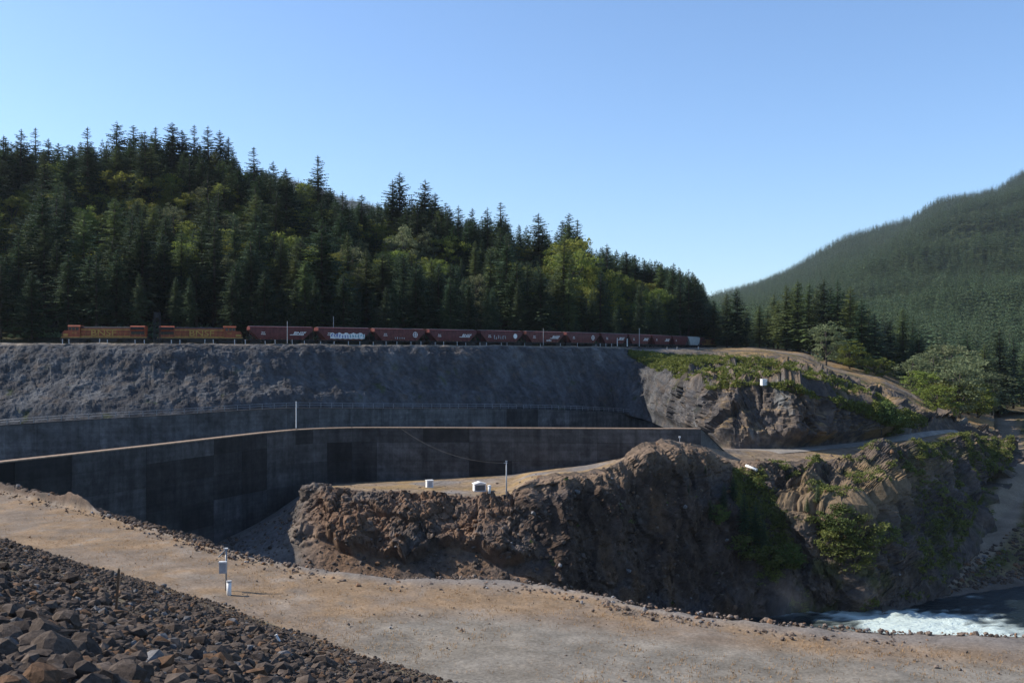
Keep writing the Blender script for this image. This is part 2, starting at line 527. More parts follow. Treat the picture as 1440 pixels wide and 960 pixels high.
# ---- plateau, knob, gorge wall and the slope below the access road
colsM = np.arange(286, 1432, 1.7)
base = [(286, 778, 198), (360, 795, 189), (420, 808, 184), (560, 824, 182), (700, 832, 180), (745, 838, 181), (800, 850, 185), (900, 873, 194), (1000, 886, 203), (1080, 891, 208), (1170, 872, 212), (1250, 852, 216),
        (1290, 840, 222), (1312, 815, 231), (1338, 786, 242), (1362, 750, 256), (1388, 703, 276), (1408, 660, 304), (1432, 640, 320)]
rim = [(286, 774, 203), (350, 748, 206), (400, 722, 208), (430, 700, 207), (450, 688, 204), (520, 692, 198), (600, 698, 197), (700, 703, 196), (725, 697, 196), (745, 676, 195), (830, 668, 204), (872, 652, 209),
       (900, 630, 212), (940, 624, 217), (985, 632, 222), (1020, 652, 229), (1100, 654, 232), (1200, 648, 247), (1270, 634, 263), (1340, 614, 300), (1370, 625, 312), (1400, 640, 318), (1432, 642, 330)]
half = [(286, 776, 200), (360, 772, 197), (420, 752, 194), (450, 742, 192), (520, 748, 190), (600, 752, 189), (700, 764, 187), (745, 756, 188), (830, 758, 196), (900, 752, 204), (1000, 765, 213), (1050, 745, 220), (1100, 730, 226),
        (1150, 722, 219), (1190, 724, 214), (1225, 700, 230), (1290, 664, 266), (1340, 660, 286), (1375, 690, 290), (1400, 690, 291), (1416, 655, 312), (1432, 641, 325)]
rear = [(286, 771, 206), (360, 738, 215), (420, 697, 226), (450, 682, 231), (520, 677, 236), (600, 674, 238), (720, 666, 238), (830, 652, 238), (880, 644, 234), (905, 627, 224), (940, 620, 228), (985, 629, 233), (1020, 633, 240),
        (1100, 637, 247), (1200, 628, 263), (1270, 620, 277), (1340, 607, 313), (1370, 618, 325), (1400, 630, 330), (1432, 640, 335)]
behind = [(286, 768, 222), (450, 690, 240), (600, 690, 246), (830, 670, 246), (940, 645, 240), (1000, 634, 250), (1020, 630.5, 257), (1100, 630.5, 258), (1200, 621.5, 273), (1260, 611.5, 287), (1300, 605.5, 302), (1340, 602.5, 320), (1370, 612, 335), (1400, 625, 340), (1432, 635, 345)]
foot = [(x, py + 60, Y - 8) for x, py, Y in base]


def dispM(p, n, V, U):
    face = sstep(1.0, 1.25, V) * (1 - sstep(2.85, 3.08, V)) + .6 * (1 - sstep(1.0, 1.25, V))
    left = 1 - sstep(715, 760, U); rightk = sstep(1010, 1120, U); midk = (1 - left) * (1 - rightk)
    flank = sstep(380, 470, U)
    craggy = fbm(p, 8, 5, .6, 41, True) * 2.6 + fbm(p, 15, 3, .5, 42) * 4.2 + fbm(p, 1.8, 4, .65, 43, True) * .75
    pw = p + np.stack([fbm(p, 5, 3, .5, 55), fbm(p, 5, 3, .5, 56), fbm(p, 5, 3, .5, 57)], 1) * 1.2
    b1, e1 = cells(pw, 4.2, 1, (1, 1, 1.5)); b2, e2 = cells(pw, 1.5, 2, (1, 1, 1.4)); b3, e3 = cells(pw, .7, 3)
    block = b1 * 1.9 + b2 * .95 + b3 * .35 - .5 * (1 - sstep(.0, .18, e1)) - .25 * (1 - sstep(0, .15, e2))
    craggy = fbm(p, 15, 3, .5, 42) * 4.2 + fbm(p, 8, 4, .55, 41, True) * 1.2 + block
    talus = fbm(p, 12, 4, .55, 40) * 1.2 + fbm(p, .8, 3, .6, 39) * .18
    tk = sstep(1.72, 1.86, V + fbm(p, 16, 4, .55, 38) * .85)
    flute = fbm(p, 5, 4, .55, 44, True, (1, 1, 6)) * 1.3 + fbm(p, 14, 4, .55, 45, True, (1, 3, 3)) * 4.2 + fbm(p, 1.8, 4, .6, 46, True, (1, 1, 2)) * .45
    ridge = fbm(p, 17, 4, .55, 47, True, (1, 3.5, 3.5)) * 7.5 + fbm(p, 8, 5, .6, 48, True) * 2.2 + fbm(p, 2.0, 4, .6, 49, True) * .6
    c1, _e = cells(pw, 3.4, 4, (1, 1, 3.2))
    flute = flute + c1 * 1.9 + b2 * .6 + b3 * .25
    ridge = ridge + block * .75
    d = left * flank * (tk * (craggy + 1.6) + (1 - tk) * (talus - .4)) + left * (1 - flank) * fbm(p, 5, 3, .5, 50) * .5 + midk * flute + rightk * ridge
    q = p + n * (d * face)[:, None]
    flat = 1 - face
    knob = np.exp(-((U - 940) / 70) ** 2) * sstep(2.6, 3.0, V)
    q[:, 2] += knob * (fbm(p, 6, 4, .55, 53, True) * .8)
    q[:, 2] += flat * (1 - rightk) * fbm(p, 4, 4, .5, 51) * .3 * (1 - sstep(3.8, 4, V))
    crk = np.exp(-((V - 3.0) / .25) ** 2)
    q[:, 1] += crk * fbm(p, 7, 4, .6, 52) * 2.2 * (1 - rightk * .5) * flank
    return q


def colM(p, n, V, U):
    k = fbm(p, 10, 5, .6, 61); k2 = fbm(p, 4, 5, .6, 62); ks = fbm(p, 3.0, 4, .6, 63, False, (1, 1, 8)); kb = fbm(p, 22, 3, .5, 64)
    up = sstep(.5, .86, n[:, 2])
    left = 1 - sstep(715, 760, U); rightk = sstep(1010, 1120, U); midk = (1 - left) * (1 - rightk)
    cl = mixc((.14, .11, .093), (.23, .195, .17), sstep(-.2, .25, k2))
    cl = mixc(cl, (.29, .175, .11), sstep(-.12, .2, kb + .3 * k) * .85)
    tk = sstep(1.72, 1.86, V + fbm(p, 16, 4, .55, 38) * .85)
    cl = mixc(cl, mixc((.20, .15, .12), (.29, .185, .12), sstep(-.2, .3, kb + k2)), (1 - tk) * .9)
    cm = mixc((.085, .06, .047), (.15, .105, .078), sstep(-.25, .3, ks))
    cm = mixc(cm, (.18, .17, .165), sstep(.22, .5, ks) * .5)
    cm = mixc(cm, (.10, .105, .12), sstep(0, .3, kb) * .6)
    cm = mixc(cm, (.21, .125, .07), sstep(.1, .4, fbm(p, 9, 4, .6, 66, False, (1, 1, 4))) * .7)
    cm = mixc(cm, (.32, .225, .155), sstep(2.55, 2.9, V + .12 * k2) * .85)
    cr = mixc((.12, .10, .09), (.20, .155, .125), sstep(-.2, .3, k2))
    cr = mixc(cr, (.34, .235, .125), up * sstep(-.1, .25, k) * sstep(1.6, 2.2, V))
    cr = mixc(cr, (.10, .105, .035), sstep(.05, .3, fbm(p, 7, 4, .6, 65)) * .7)
    cr = mixc(cr, (.30, .215, .13), np.exp(-((V - 2.15) / .25) ** 2) * sstep(1090, 1130, U) * (1 - sstep(1300, 1330, U)))
    c = cl * left[:, None] + cm * midk[:, None] + cr * rightk[:, None]
    top = sstep(2.97, 3.12, V + .05 * k2)
    ct = mixc((.36, .27, .19), (.42, .29, .15), sstep(-.2, .25, k))
    ct = mixc(ct, (.30, .27, .25), sstep(.1, .35, kb))
    ct = mixc(ct, (.34, .255, .185), np.exp(-((U - 945) / 80) ** 2))
    c = mixc(c, ct, top)
    flank = 1 - sstep(400, 470, U)
    c = mixc(c, mixc((.20, .185, .175), (.27, .24, .21), sstep(-.2, .3, k)), flank * .9)
    return c


sheet('cliff', [foot, base, half, rim, rear, behind], [12, 60, 74, 36, 8], colsM, M['rock'], dispM, colM, 0, False)

# ---- valley floor at the right with its gravel road, down to the shore
colsV = np.arange(1240, 2000, 4.0)
v0 = [(1240, 866, 206), (1300, 848, 217), (1340, 838, 223), (1400, 829, 229), (1440, 824, 233), (1600, 812, 242), (2000, 790, 260)]
v1 = [(1240, 852, 212), (1300, 836, 222), (1340, 823, 228), (1400, 809, 235), (1440, 800, 240), (1600, 780, 250), (2000, 760, 270)]
v2 = [(1240, 820, 228), (1340, 800, 236), (1400, 770, 248), (1440, 735, 262), (1600, 700, 282), (2000, 670, 310)]
v3 = [(1240, 760, 254), (1340, 745, 260), (1400, 735, 266), (1440, 700, 282), (1600, 640, 305), (2000, 600, 330)]
v4 = [(1240, 700, 280), (1400, 690, 281), (1440, 665, 296), (1600, 600, 335), (2000, 560, 360)]
v5 = [(1240, 640, 330), (1400, 635, 330), (1440, 625, 335), (1600, 570, 370), (2000, 530, 400)]
v6 = [(1240, 590, 410), (1400, 584, 425), (1440, 582, 430), (1600, 545, 450), (2000, 510, 480)]
v7 = [(1240, 550, 600), (1400, 546, 620), (1440, 545, 620), (1600, 520, 640), (2000, 490, 660)]


def valley_road_x(py): return np.interp(py, [560, 585, 640, 690, 740, 775, 815, 840], [1400, 1412, 1424, 1424, 1405, 1375, 1325, 1290])


def colV(p, n, V, U):
    py = HOR - p[:, 2] / p[:, 1] * F; px = 720 + p[:, 0] / p[:, 1] * F
    k = fbm(p, 8, 5, .6, 71)
    c = mixc((.10, .10, .045), (.30, .22, .12), sstep(-.2, .3, k))
    d = np.abs(px - valley_road_x(py)); w = np.interp(py, [580, 700, 800], [13, 22, 30])
    c = mixc((.36, .28, .20) + 0 * c, c, sstep(w * .7, w * 1.3, d + 6 * k))
    c = mixc(c, (.17, .14, .115), 1 - sstep(.5, 1.2, V + k * .4))
    return c


sheet('valley_floor', [v0, v1, v2, v3, v4, v5, v6, v7], [10, 14, 12, 10, 8, 8, 8], colsV, M['soil'],
      lambda p, n, V, U: p + np.stack([0 * V, 0 * V, fbm(p, 7, 4, .55, 72) * .5 + fbm(p, 1.5, 3, .6, 73) * .25 * (1 - sstep(.6, 1.5, V))], 1), colV, 2)

# ---- plain between the near trees and the mountain
colsG = np.arange(880, 2000, 20.0)
g0 = [(880, 500, 392), (1000, 487.5, 449), (1130, 492.5, 449), (1170, 503.5, 439), (1240, 518.5, 429), (1290, 540.5, 419), (1330, 560.5, 414), (1400, 576, 409), (1440, 582, 431), (1600, 546, 449), (2000, 511, 479)]
g1 = [(880, 492, 540), (1000, 490, 540), (1240, 510, 540), (1400, 548, 600), (1440, 546, 610), (1600, 521, 640), (2000, 490, 650)]
g2 = [(880, 486, 760), (1000, 484, 760), (1240, 490, 740), (1440, 530, 720), (1600, 500, 720), (2000, 470, 740)]
sheet('meadow', [g0, g1, g2], [8, 8], colsG, M['forest_floor'], None,
      lambda p, n, V, U: mixc((.10, .09, .045), (.36, .26, .16), sstep(-.2, .3, fbm(p, 25, 4, .6, 75))))

# ---- mountain at the right
colsT = np.arange(820, 2300, 5.0)
m0 = [(820, 490, 700), (1000, 490, 700), (1240, 495, 690), (1440, 548, 640), (1700, 520, 660), (2300, 480, 700)]
m1 = [(820, 478, 1100), (1000, 470, 1100), (1240, 470, 1000), (1440, 482, 930), (1700, 400, 950), (2300, 300, 1000)]
m2 = [(820, 470, 1900), (1000, 452, 1900), (1150, 440, 1850), (1240, 424, 1800), (1440, 400, 1700), (1700, 300, 1700), (2300, 150, 1700)]
m3 = [(820, 465, 2900), (1000, 436, 2900), (1120, 405, 2900), (1240, 366, 2850), (1340, 330, 2800), (1440, 305, 2700), (1700, 200, 2700), (2300, 50, 2700)]
m4 = [(820, 480, 4000), (940, 455, 4000), (1000, 426, 4000), (1060, 410, 4000), (1120, 380, 4000), (1200, 335, 4000), (1250, 322, 4000), (1286, 315, 4000), (1304, 297, 3950), (1330, 285, 3950), (1395, 275, 3900), (1418, 264, 3900), (1440, 249, 3900), (1700, 160, 3900), (2300, 0, 3900)]
m5 = [(x, py + 60, Y + 1200) for x, py, Y in m4]
sheet('mountain', [m0, m1, m2, m3, m4, m5], [14, 16, 16, 16, 6], colsT, M['forest_floor'],
      lambda p, n, V, U: p + np.stack([0 * V, 0 * V, fbm(p, 560, 4, .5, 81, True, (1, 1.5, 1)) * 105 * sstep(.5, 1.8, V) * (1 - sstep(2.6, 3.6, V)) * sstep(1020, 1350, U) + fbm(p, 120, 3, .5, 82) * 9 * sstep(.3, 1, V)], 1),
      lambda p, n, V, U: mixc((.03, .045, .02), (.06, .075, .03), sstep(-.3, .3, fbm(p, 90, 4, .6, 83))))
# distant blue hill that shows between the tree tops at the left
colsD = np.arange(150, 760, 6.0)
d0 = [(150, 470, 5200), (760, 470, 5200)]
d1 = [(150, 330, 6000), (300, 262, 6000), (400, 252, 6000), (470, 276, 6000), (520, 289, 6000), (600, 312, 6000), (760, 380, 6000)]
d2 = [(150, 330, 7000), (760, 440, 7000)]
sheet('distant_hill', [d0, d1, d2], [20, 10], colsD, M['forest_floor'],
      lambda p, n, V, U: p + np.stack([0 * V, 0 * V, fbm(p, 160, 4, .6, 85) * 26], 1),
      lambda p, n, V, U: mixc((.03, .045, .022), (.06, .075, .03), sstep(-.3, .3, fbm(p, 120, 4, .6, 86))))

# ---- the dam's bench in the foreground and the riprap slope below the viewpoint
BZ = -17.0


def lvl(py): return -BZ * F / (py - HOR)


far_px = [(-500, 640), (-200, 664), (0, 691), (100, 712), (180, 736), (300, 771), (420, 800), (500, 811), (560, 816), (640, 815), (720, 817), (800, 831), (900, 854), (1000, 869), (1100, 881), (1250, 893), (1440, 898), (1900, 903), (2600, 910)]
farW = np.array([((x - 720) / F * lvl(y), lvl(y)) for x, y in far_px])
nearW = np.array([(-140, 178), (-90, 132), (-48, 93), (-34, 80.5), (-20, 68), (-12, 60), (-8.9, 56.7), (-4.5, 52.9), (10, 39.5), (40, 12), (70, -16), (110, -52)], float)


def resample(pl, n):
    s = np.concatenate([[0], np.cumsum(np.hypot(*np.diff(pl, axis=0).T))]); t = np.linspace(0, s[-1], n)
    q = np.stack([np.interp(t, s, pl[:, k]) for k in (0, 1)], 1)
    for _ in range(6): q[1:-1] = .5 * q[1:-1] + .25 * (q[:-2] + q[2:])
    return q


# bench: a sheet between the two edges, parameterised by bearing from the near edge
nb = 620
fw = resample(farW, nb); nw_ = resample(np.concatenate([nearW[:8], [[0, 48.8], [8, 41.5], [22, 28.5], [60, -6], [130, -60]]]), nb)


def z3(a, z): return np.concatenate([a, np.full((len(a), 1), z)], 1)


out = fw - nw_; out /= np.linalg.norm(out, axis=1)[:, None]
rowsB = [z3(nw_ - out * 1.0, BZ - .1), z3(nw_, BZ), z3(fw, BZ), z3(fw + out * 1.2, BZ - .15), z3(fw + out * 3, BZ - 1.4), z3(fw + out * 40, BZ - 32)]
PB, vB = loft(rowsB, [2, 110, 8, 6, 30])
pB = PB.reshape(-1, 3).copy(); VB = np.repeat(vB, nb)


def pix(p): return 720 + p[:, 0] / np.maximum(p[:, 1], 1) * F, HOR - p[:, 2] / np.maximum(p[:, 1], 1) * F


edge = np.exp(-((VB - 1.985) / .022) ** 2)
pB[:, 2] += fbm(pB, 6, 3, .5, 91) * .22 * sstep(1.0, 1.1, VB) + fbm(pB, .9, 3, .6, 92) * .05 + edge * (.22 + .35 * fbm(pB, 2.5, 4, .6, 93))
PXB, PYB = pix(pB)
berm = np.where(VB < 2, np.exp(-((VB - 2.0) / .035) ** 2), np.exp(-((VB - 2.0) / .7) ** 2)) * (1 - sstep(105, 150, PXB)) * sstep(-400, -100, PXB)
pB[:, 2] += berm * (.9 + .9 * fbm(pB, 3, 4, .6, 94))
mound = np.exp(-(((PXB - 108) / 26) ** 2)) * sstep(1.95, 2.0, VB)
pB[:, 2] += np.exp(-(((PXB - 108) / 26) ** 2)) * np.where(VB < 2, np.exp(-((VB - 2.0) / .03) ** 2), np.exp(-((VB - 2.0) / .8) ** 2)) * .5 * (1 + .8 * fbm(pB, 2, 4, .6, 95))
sl_ = sstep(3.2, 4.2, VB); pB[:, 2] += sl_ * fbm(pB, 6, 4, .55, 96, True) * 1.2
kb = fbm(pB, 5, 5, .6, 97); kc = fbm(pB, 14, 4, .55, 98); kd = fbm(pB, 1.2, 4, .6, 99)
cB = mixc((.29, .225, .17), (.345, .24, .15), sstep(-.15, .3, kb + .4 * kc))
cB = mixc(cB, (.25, .22, .185), sstep(.12, .4, kd) * .5)
cB = mixc(cB, (.38, .33, .28), sstep(.18, .4, fbm(pB, 3.4, 4, .6, 100)) * .5)
rd = pB[:, 1] * 0
_ry = np.interp(PXB, [430, 500, 620, 760, 900, 1100, 1440, 2000], [880, 868, 862, 872, 893, 917, 935, 950])
rd = sstep(-10, 14, PYB - _ry + 14 * kb) * sstep(420, 560, PXB + 60 * kb)
cB = mixc(cB, mixc((.265, .245, .21), (.33, .30, .255), sstep(-.2, .3, kd)), rd * .85)
for _o in (26, 44, 75, 98):
    cB = mixc(cB, (.22, .195, .16), np.exp(-((PYB - _ry - _o + 10 * kc) / 4.5) ** 2) * sstep(.3, .8, rd) * sstep(-.3, .2, kb) * .55)
cB = mixc(cB, (.27, .25, .235), edge * .75)
cB = mixc(cB, mixc((.20, .145, .11), (.12, .10, .085), sstep(-.2, .2, kb)), np.maximum(sstep(.2, .5, np.maximum(berm, mound) + .2 * kd), sstep(2.05, 2.3, VB)))
o = link('bench_terrace', mesh_np('bench_terrace', pB, grid_faces(len(vB), nb), M['bench'], cB, True)); tag(o, kind='structure')

# riprap slope (ground under the stones)
NRM = np.array([-.68, -.733])
nr = 420
n2 = resample(nearW, nr)
rowsR = [z3(n2 - NRM * 1.5, BZ - .6), z3(n2, BZ), z3(n2 + NRM * 38, BZ + .42 * 38), z3(n2 + NRM * 62, BZ + .42 * 38 + 1), z3(n2 + NRM * 160, BZ + .42 * 38 + 1)]
PR, vR = loft(rowsR, [3, 110, 6, 4]); VR = np.repeat(vR, nr); pR = PR.reshape(-1, 3).copy()
pR[:, 2] += sstep(1.0, 1.05, VR) * (fbm(pR, 5, 3, .5, 111) * .35 + fbm(pR, 1.0, 3, .6, 112) * .12) * (1 - sstep(1.9, 2.0, VR))
cR = mixc((.075, .058, .047), (.15, .115, .085), sstep(-.2, .25, fbm(pR, 2.5, 4, .6, 113)))
cR = mixc(cR, (.36, .28, .17), sstep(.12, .34, fbm(pR, 4, 4, .55, 114)))
riprap = link('riprap_slope', mesh_np('riprap_slope', pR, grid_faces(len(vR), nr), M['soil'], cR, True)); tag(riprap, kind='structure')


def riprap_z(x, y):
    i = np.argmin((n2[:, 0] - x) ** 2 + (n2[:, 1] - y) ** 2)
    d = (np.array([x, y]) - n2[i]) @ NRM
    return BZ + .42 * min(max(d, 0), 38)


# ---- river
colsW = np.linspace(-45, 330, 260); rw = np.linspace(60, 330, 230)
WX, WY = np.meshgrid(colsW, rw)
pW = np.stack([WX.ravel(), WY.ravel(), np.full(WX.size, -54.0)], 1)
fl = fbm(pW, 9, 4, .6, 121, False, (1.6, .8, 1)); fs = fbm(pW, 2.2, 4, .6, 122, True, (2, .8, 1))
pxw, pyw = pix(pW)
foam = np.exp(-((pW[:, 0] - 80) / 21) ** 2) * (1 - sstep(203, 218, pW[:, 1] + 4 * fl))
pW[:, 2] += fs * .3 + fl * .2 + foam * (fs * .7 + fbm(pW, 4, 4, .6, 123) * .7)
fm = sstep(.35, .95, foam * .95 + fl * .9 + fs * .45 + .5 * fbm(pW, 3.0, 4, .65, 124, False, (1.8, .7, 1)) - .12)
cW = mixc((.01, .016, .018), (.55, .64, .61), fm)
mw, nt, b = new_mat('river_water')
at = N(nt, 'ShaderNodeVertexColor', layer_name='Col'); nt.links.new(at.outputs[0], b.inputs['Base Color'])
b.inputs['Roughness'].default_value = .3; b.inputs['IOR'].default_value = 1.33; b.inputs['Specular IOR Level'].default_value = .18
bump(nt, b, noise(nt, .9, 7, .6, coord(nt, (.6, 1.3, 1))), .8)
o = link('river', mesh_np('river', pW, grid_faces(len(rw), len(colsW)), mw, cW, True)); tag(o, kind='structure')

# ---- access road to the right of the wall
colsA = np.arange(985, 1372, 3.0)
ra = line([(985, 633, 238), (1020, 640, 238.5), (1100, 638, 246), (1200, 629, 262), (1270, 620.5, 276), (1340, 607.5, 312.5), (1372, 617, 322)], colsA)
rb = line([(985, 629, 252), (1020, 631.5, 253), (1100, 632, 254), (1200, 623, 269), (1260, 613, 283), (1300, 607, 298), (1340, 603.8, 316), (1372, 612.5, 331)], colsA)
PA, vA = loft([ra, rb], [8]); pA = PA.reshape(-1, 3).copy(); pA[:, 2] += .12 + fbm(pA, 2.5, 3, .5, 131) * .05
kA = fbm(pA, 3, 4, .6, 132)
o = link('access_road', mesh_np('access_road', pA, grid_faces(len(vA), len(colsA)), M['bench'], mixc((.36, .33, .30), (.45, .40, .34), sstep(-.2, .3, kA)), True)); tag(o, kind='structure')

# ---- railway track: ballast and rails
_s = np.linspace(0, TSL[-1], 300); tp = np.array([trk(s) for s in _s]); tg = np.gradient(tp, axis=0); tg /= np.linalg.norm(tg, axis=1)[:, None]
tnm = np.stack([-tg[:, 1], tg[:, 0]], 1)


def strip(prof):
    return np.concatenate([np.concatenate([tp + tnm * a, np.full((len(tp), 1), z)], 1)[None] for a, z in prof])


pbal = strip([(-3.0, 2.75), (-1.7, 3.02), (1.7, 3.02), (3.0, 2.75)])
q = pbal.reshape(-1, 3)
o = link('track_ballast', mesh_np('track_ballast', q, grid_faces(4, len(tp)), M['rock'], np.tile([.2, .18, .165], (len(q), 1)))); tag(o, kind='structure')
for sgn in (-.75, .75):
    pr = strip([(sgn - .04, 3.0), (sgn - .04, TRAIL_Z), (sgn + .04, TRAIL_Z), (sgn + .04, 3.0)])
    r_ = link('rail', mesh_np('rail', pr.reshape(-1, 3), grid_faces(4, len(tp)), M['steel_rail']), o)


# ------------------------------------------------------------------ concrete walls
CZ = -17.0
wa = np.array([(-118, 60), (-104, 105), (-92.5, 137), (-82.7, 160.8), (-70, 188), (-59.5, 213), (-54.5, 224), (-50.3, 231), (-44, 236), (-37.4, 238), (-24, 238), (0, 236.8), (20, 235.6), (42, 234.4), (50.5, 233.9)], float)
_t = np.linspace(0, len(wa) - 1, 500); wad = np.stack([np.interp(_t, np.arange(len(wa)), wa[:, k]) for k in (0, 1)], 1)
for _ in range(60): wad[1:-1] = .5 * wad[1:-1] + .25 * (wad[:-2] + wad[2:])
wpx = wad[:, 0] / wad[:, 1] * F + 720


def wall_pt(px): return np.array([np.interp(px, wpx, wad[:, 0]), np.interp(px, wpx, wad[:, 1])])


WALLB = [(x, np.interp(x, *zip(*toe_y)) + 1.5, float(ytrack(x)) - 28.6) for x in np.arange(-300, 871, 30)] + [(900, 583, 330), (930, 588, 318), (960, 600, 300)]
wbx = np.array([(x - 720) / F * Y for x, _, Y in WALLB]); wby = np.array([Y for *_, Y in WALLB]); wbz = np.array([(HOR - py) / F * Y for _, py, Y in WALLB]); wbp = np.array([x for x, *_ in WALLB], float)
# flat floor of the channel between the walls
ca = np.array([wall_pt(x) for x in np.linspace(-300, 960, 80)]) + [0, .6]
cb = np.stack([np.interp(np.linspace(-300, 960, 80), wbp, wbx), np.interp(np.linspace(-300, 960, 80), wbp, wby) + 1], 1)
pc = np.concatenate([z3(ca, -27.0), z3(cb, -27.0)])
o = link('channel_floor', mesh_np('channel_floor', pc, grid_faces(2, 80), M['concrete_core'])); tag(o, kind='structure')

lower_wall = thing('retaining_wall', 'curved dark stained concrete wall with a thin rusty coping', 'wall', (*wall_pt(460), -45))


def world_child(name, mb, mat, root, smooth=False):
    """mesh given in world coordinates, parented to a thing standing at its base"""
    l = Vector(root.location); mb.v = [tuple(Vector(p) - l) for p in mb.v]
    return mb.build(name, mat, root, None, smooth)


def slab(p, q, z0a, z1a, z0b, z1b, y0, y1):
    """upright slab from p to q (plan), front face shifted by y0, back by y1 along the plan normal"""
    d = np.array(q) - np.array(p); n = np.array([d[1], -d[0]]) / np.linalg.norm(d)   # towards the viewer
    vs = []
    for (pt, za, zb) in ((p, z0a, z1a), (q, z0b, z1b)):
        for off in (y0, y1):
            w = np.array(pt) + n * off
            vs += [(w[0], w[1], za), (w[0], w[1], zb)]
    # 0 p front low,1 p front high,2 p back low,3 p back high,4..7 q
    return MB().add(vs, [(0, 4, 5, 1), (2, 3, 7, 6), (1, 5, 7, 3), (0, 2, 6, 4), (0, 1, 3, 2), (4, 6, 7, 5)])


colb = [-260, -160, -70, 20, 100, 205, 255, 300, 340, 375, 415, 440, 460, 495, 530, 595, 660, 720, 780, 840, 900, 945, 985]
lifts = [-17.35, -20.6, -25.0, -30.0, -35.2, -40.5, -47.0]
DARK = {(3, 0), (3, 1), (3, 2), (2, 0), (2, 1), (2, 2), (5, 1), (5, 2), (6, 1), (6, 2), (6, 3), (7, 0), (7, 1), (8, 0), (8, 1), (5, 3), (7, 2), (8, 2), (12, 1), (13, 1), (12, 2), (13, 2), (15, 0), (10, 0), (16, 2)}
for i in range(len(colb) - 1):
    p, q = wall_pt(colb[i]), wall_pt(colb[i + 1]); d = (q - p) / np.linalg.norm(q - p)
    core = slab(p, q, -50, CZ - .15, -50, CZ - .15, -.02, -1.6)
    world_child('core', core, M['concrete_core'], lower_wall)
    for j in range(len(lifts) - 1):
        if i > 14 and j > 3: continue
        g = .03
        pr = random.uniform(.10, .17)
        m_ = slab(p + d * g, q - d * g, lifts[j + 1] + g, lifts[j] - (.0 if j == 0 else g), lifts[j + 1] + g, lifts[j] - (.0 if j == 0 else g), pr, -.01)
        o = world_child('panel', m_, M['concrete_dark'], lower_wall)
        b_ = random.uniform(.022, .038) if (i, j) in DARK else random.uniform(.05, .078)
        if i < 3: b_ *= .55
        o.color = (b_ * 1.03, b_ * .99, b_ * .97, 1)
    cp = slab(p, q, CZ - .34, CZ - .12, CZ - .34, CZ - .12, .26, -1.7)
    world_child('coping', cp, M['rust'], lower_wall)
# sloping end of the wall at the right
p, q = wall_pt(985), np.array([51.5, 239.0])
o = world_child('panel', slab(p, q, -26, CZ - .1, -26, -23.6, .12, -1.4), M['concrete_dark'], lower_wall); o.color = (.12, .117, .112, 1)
world_child('coping', slab(p, q, CZ - .1, CZ + .02, -23.6, -23.48, .3, -1.5), M['concrete_core'], lower_wall)

upper_wall = thing('retaining_wall', 'streaked grey concrete wall with a railing, at the foot of the rock slope', 'wall', (float(np.interp(460, wbp, wbx)), float(np.interp(460, wbp, wby)), -27))
ub = list(range(-300, 945, 44)) + [960]


def wb(px): return np.array([np.interp(px, wbp, wbx), np.interp(px, wbp, wby)]), float(np.interp(px, wbp, wbz))


for i in range(len(ub) - 1):
    (p, za), (q, zb) = wb(ub[i]), wb(ub[i + 1]); d = (q - p) / np.linalg.norm(q - p); g = .025
    world_child('core', slab(p, q, -29, za - .12, -29, zb - .12, -.03, -.9), M['concrete_core'], upper_wall)
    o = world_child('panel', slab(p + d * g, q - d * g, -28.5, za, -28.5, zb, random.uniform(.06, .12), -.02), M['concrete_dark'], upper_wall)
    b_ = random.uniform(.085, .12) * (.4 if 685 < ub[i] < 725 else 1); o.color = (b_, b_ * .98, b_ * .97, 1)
    world_child('cap', slab(p, q, za, za + .12, zb, zb + .12, .16, -.95), M['concrete_core'], upper_wall)

railing = thing('railing', 'thin grey metal railing along the top of the streaked concrete wall', 'railing', (float(np.interp(460, wbp, wbx)), float(np.interp(460, wbp, wby)), -14))
postm = MB().box(-.045, .045, -.045, .045, 0, 1.25).mesh('post', M['galv'])
xs_ = []; x_ = -290.0
while x_ < 945:
    xs_.append(x_); (p, z) = wb(x_); dY = np.hypot(*(wb(x_ + 1)[0] - p)); x_ += 3.0 / dY
pp = []
for x_ in xs_:
    p, z = wb(x_); w = Vector((p[0], p[1] + .3, z + .12)); pp.append(w)
    link('post', postm, railing, w - Vector(railing.location))
for hz in (1.22, .68):
    world_child('rail', MB().tube([w + Vector((0, 0, hz)) for w in pp], .05, 5), M['galv'], railing)

# ------------------------------------------------------------------ train
def text_mesh(txt, size, shear=0.0, mat=None, bold=0.0):
    cu = bpy.data.curves.new('lettering', 'FONT'); cu.body = txt; cu.size = size; cu.shear = shear; cu.extrude = .006; cu.offset = bold
    cu.align_x = 'CENTER'; cu.align_y = 'CENTER'; cu.resolution_u = 3
    t = bpy.data.objects.new('t', cu); COL.objects.link(t)
    dg = bpy.context.evaluated_depsgraph_get()
    me = bpy.data.meshes.new_from_object(t.evaluated_get(dg)); me.name = 'lettering'
    bpy.data.objects.remove(t); me.materials.clear(); me.materials.append(mat)
    return me


def put_text(txt, size, parent, x, y, z, mat, shear=0.0, bold=0.0, sx=1.0, name='lettering'):
    o = link(name, text_mesh(txt, size, shear, mat, bold), parent, (x, y, z)); o.rotation_euler = (R(90), 0, 0); o.scale = (sx, 1, 1); return o


def truck(parent, x, wheels, r):
    t = MB().box(x - wheels[-1] - .5, x + wheels[-1] + .5, -1.12, -.98, r * .6, r * 1.5).box(x - wheels[-1] - .5, x + wheels[-1] + .5, .98, 1.12, r * .6, r * 1.5).box(x - .3, x + .3, -1.1, 1.1, r * .7, r * 1.6).build('truck', M['black'], parent)
    for w in wheels:
        for s_ in (-1, 1):
            a = MB().tube([(x + w, s_ * .68, r), (x + w, s_ * .82, r)], r, 16).build('wheel', M['wheel'], t)
    return t


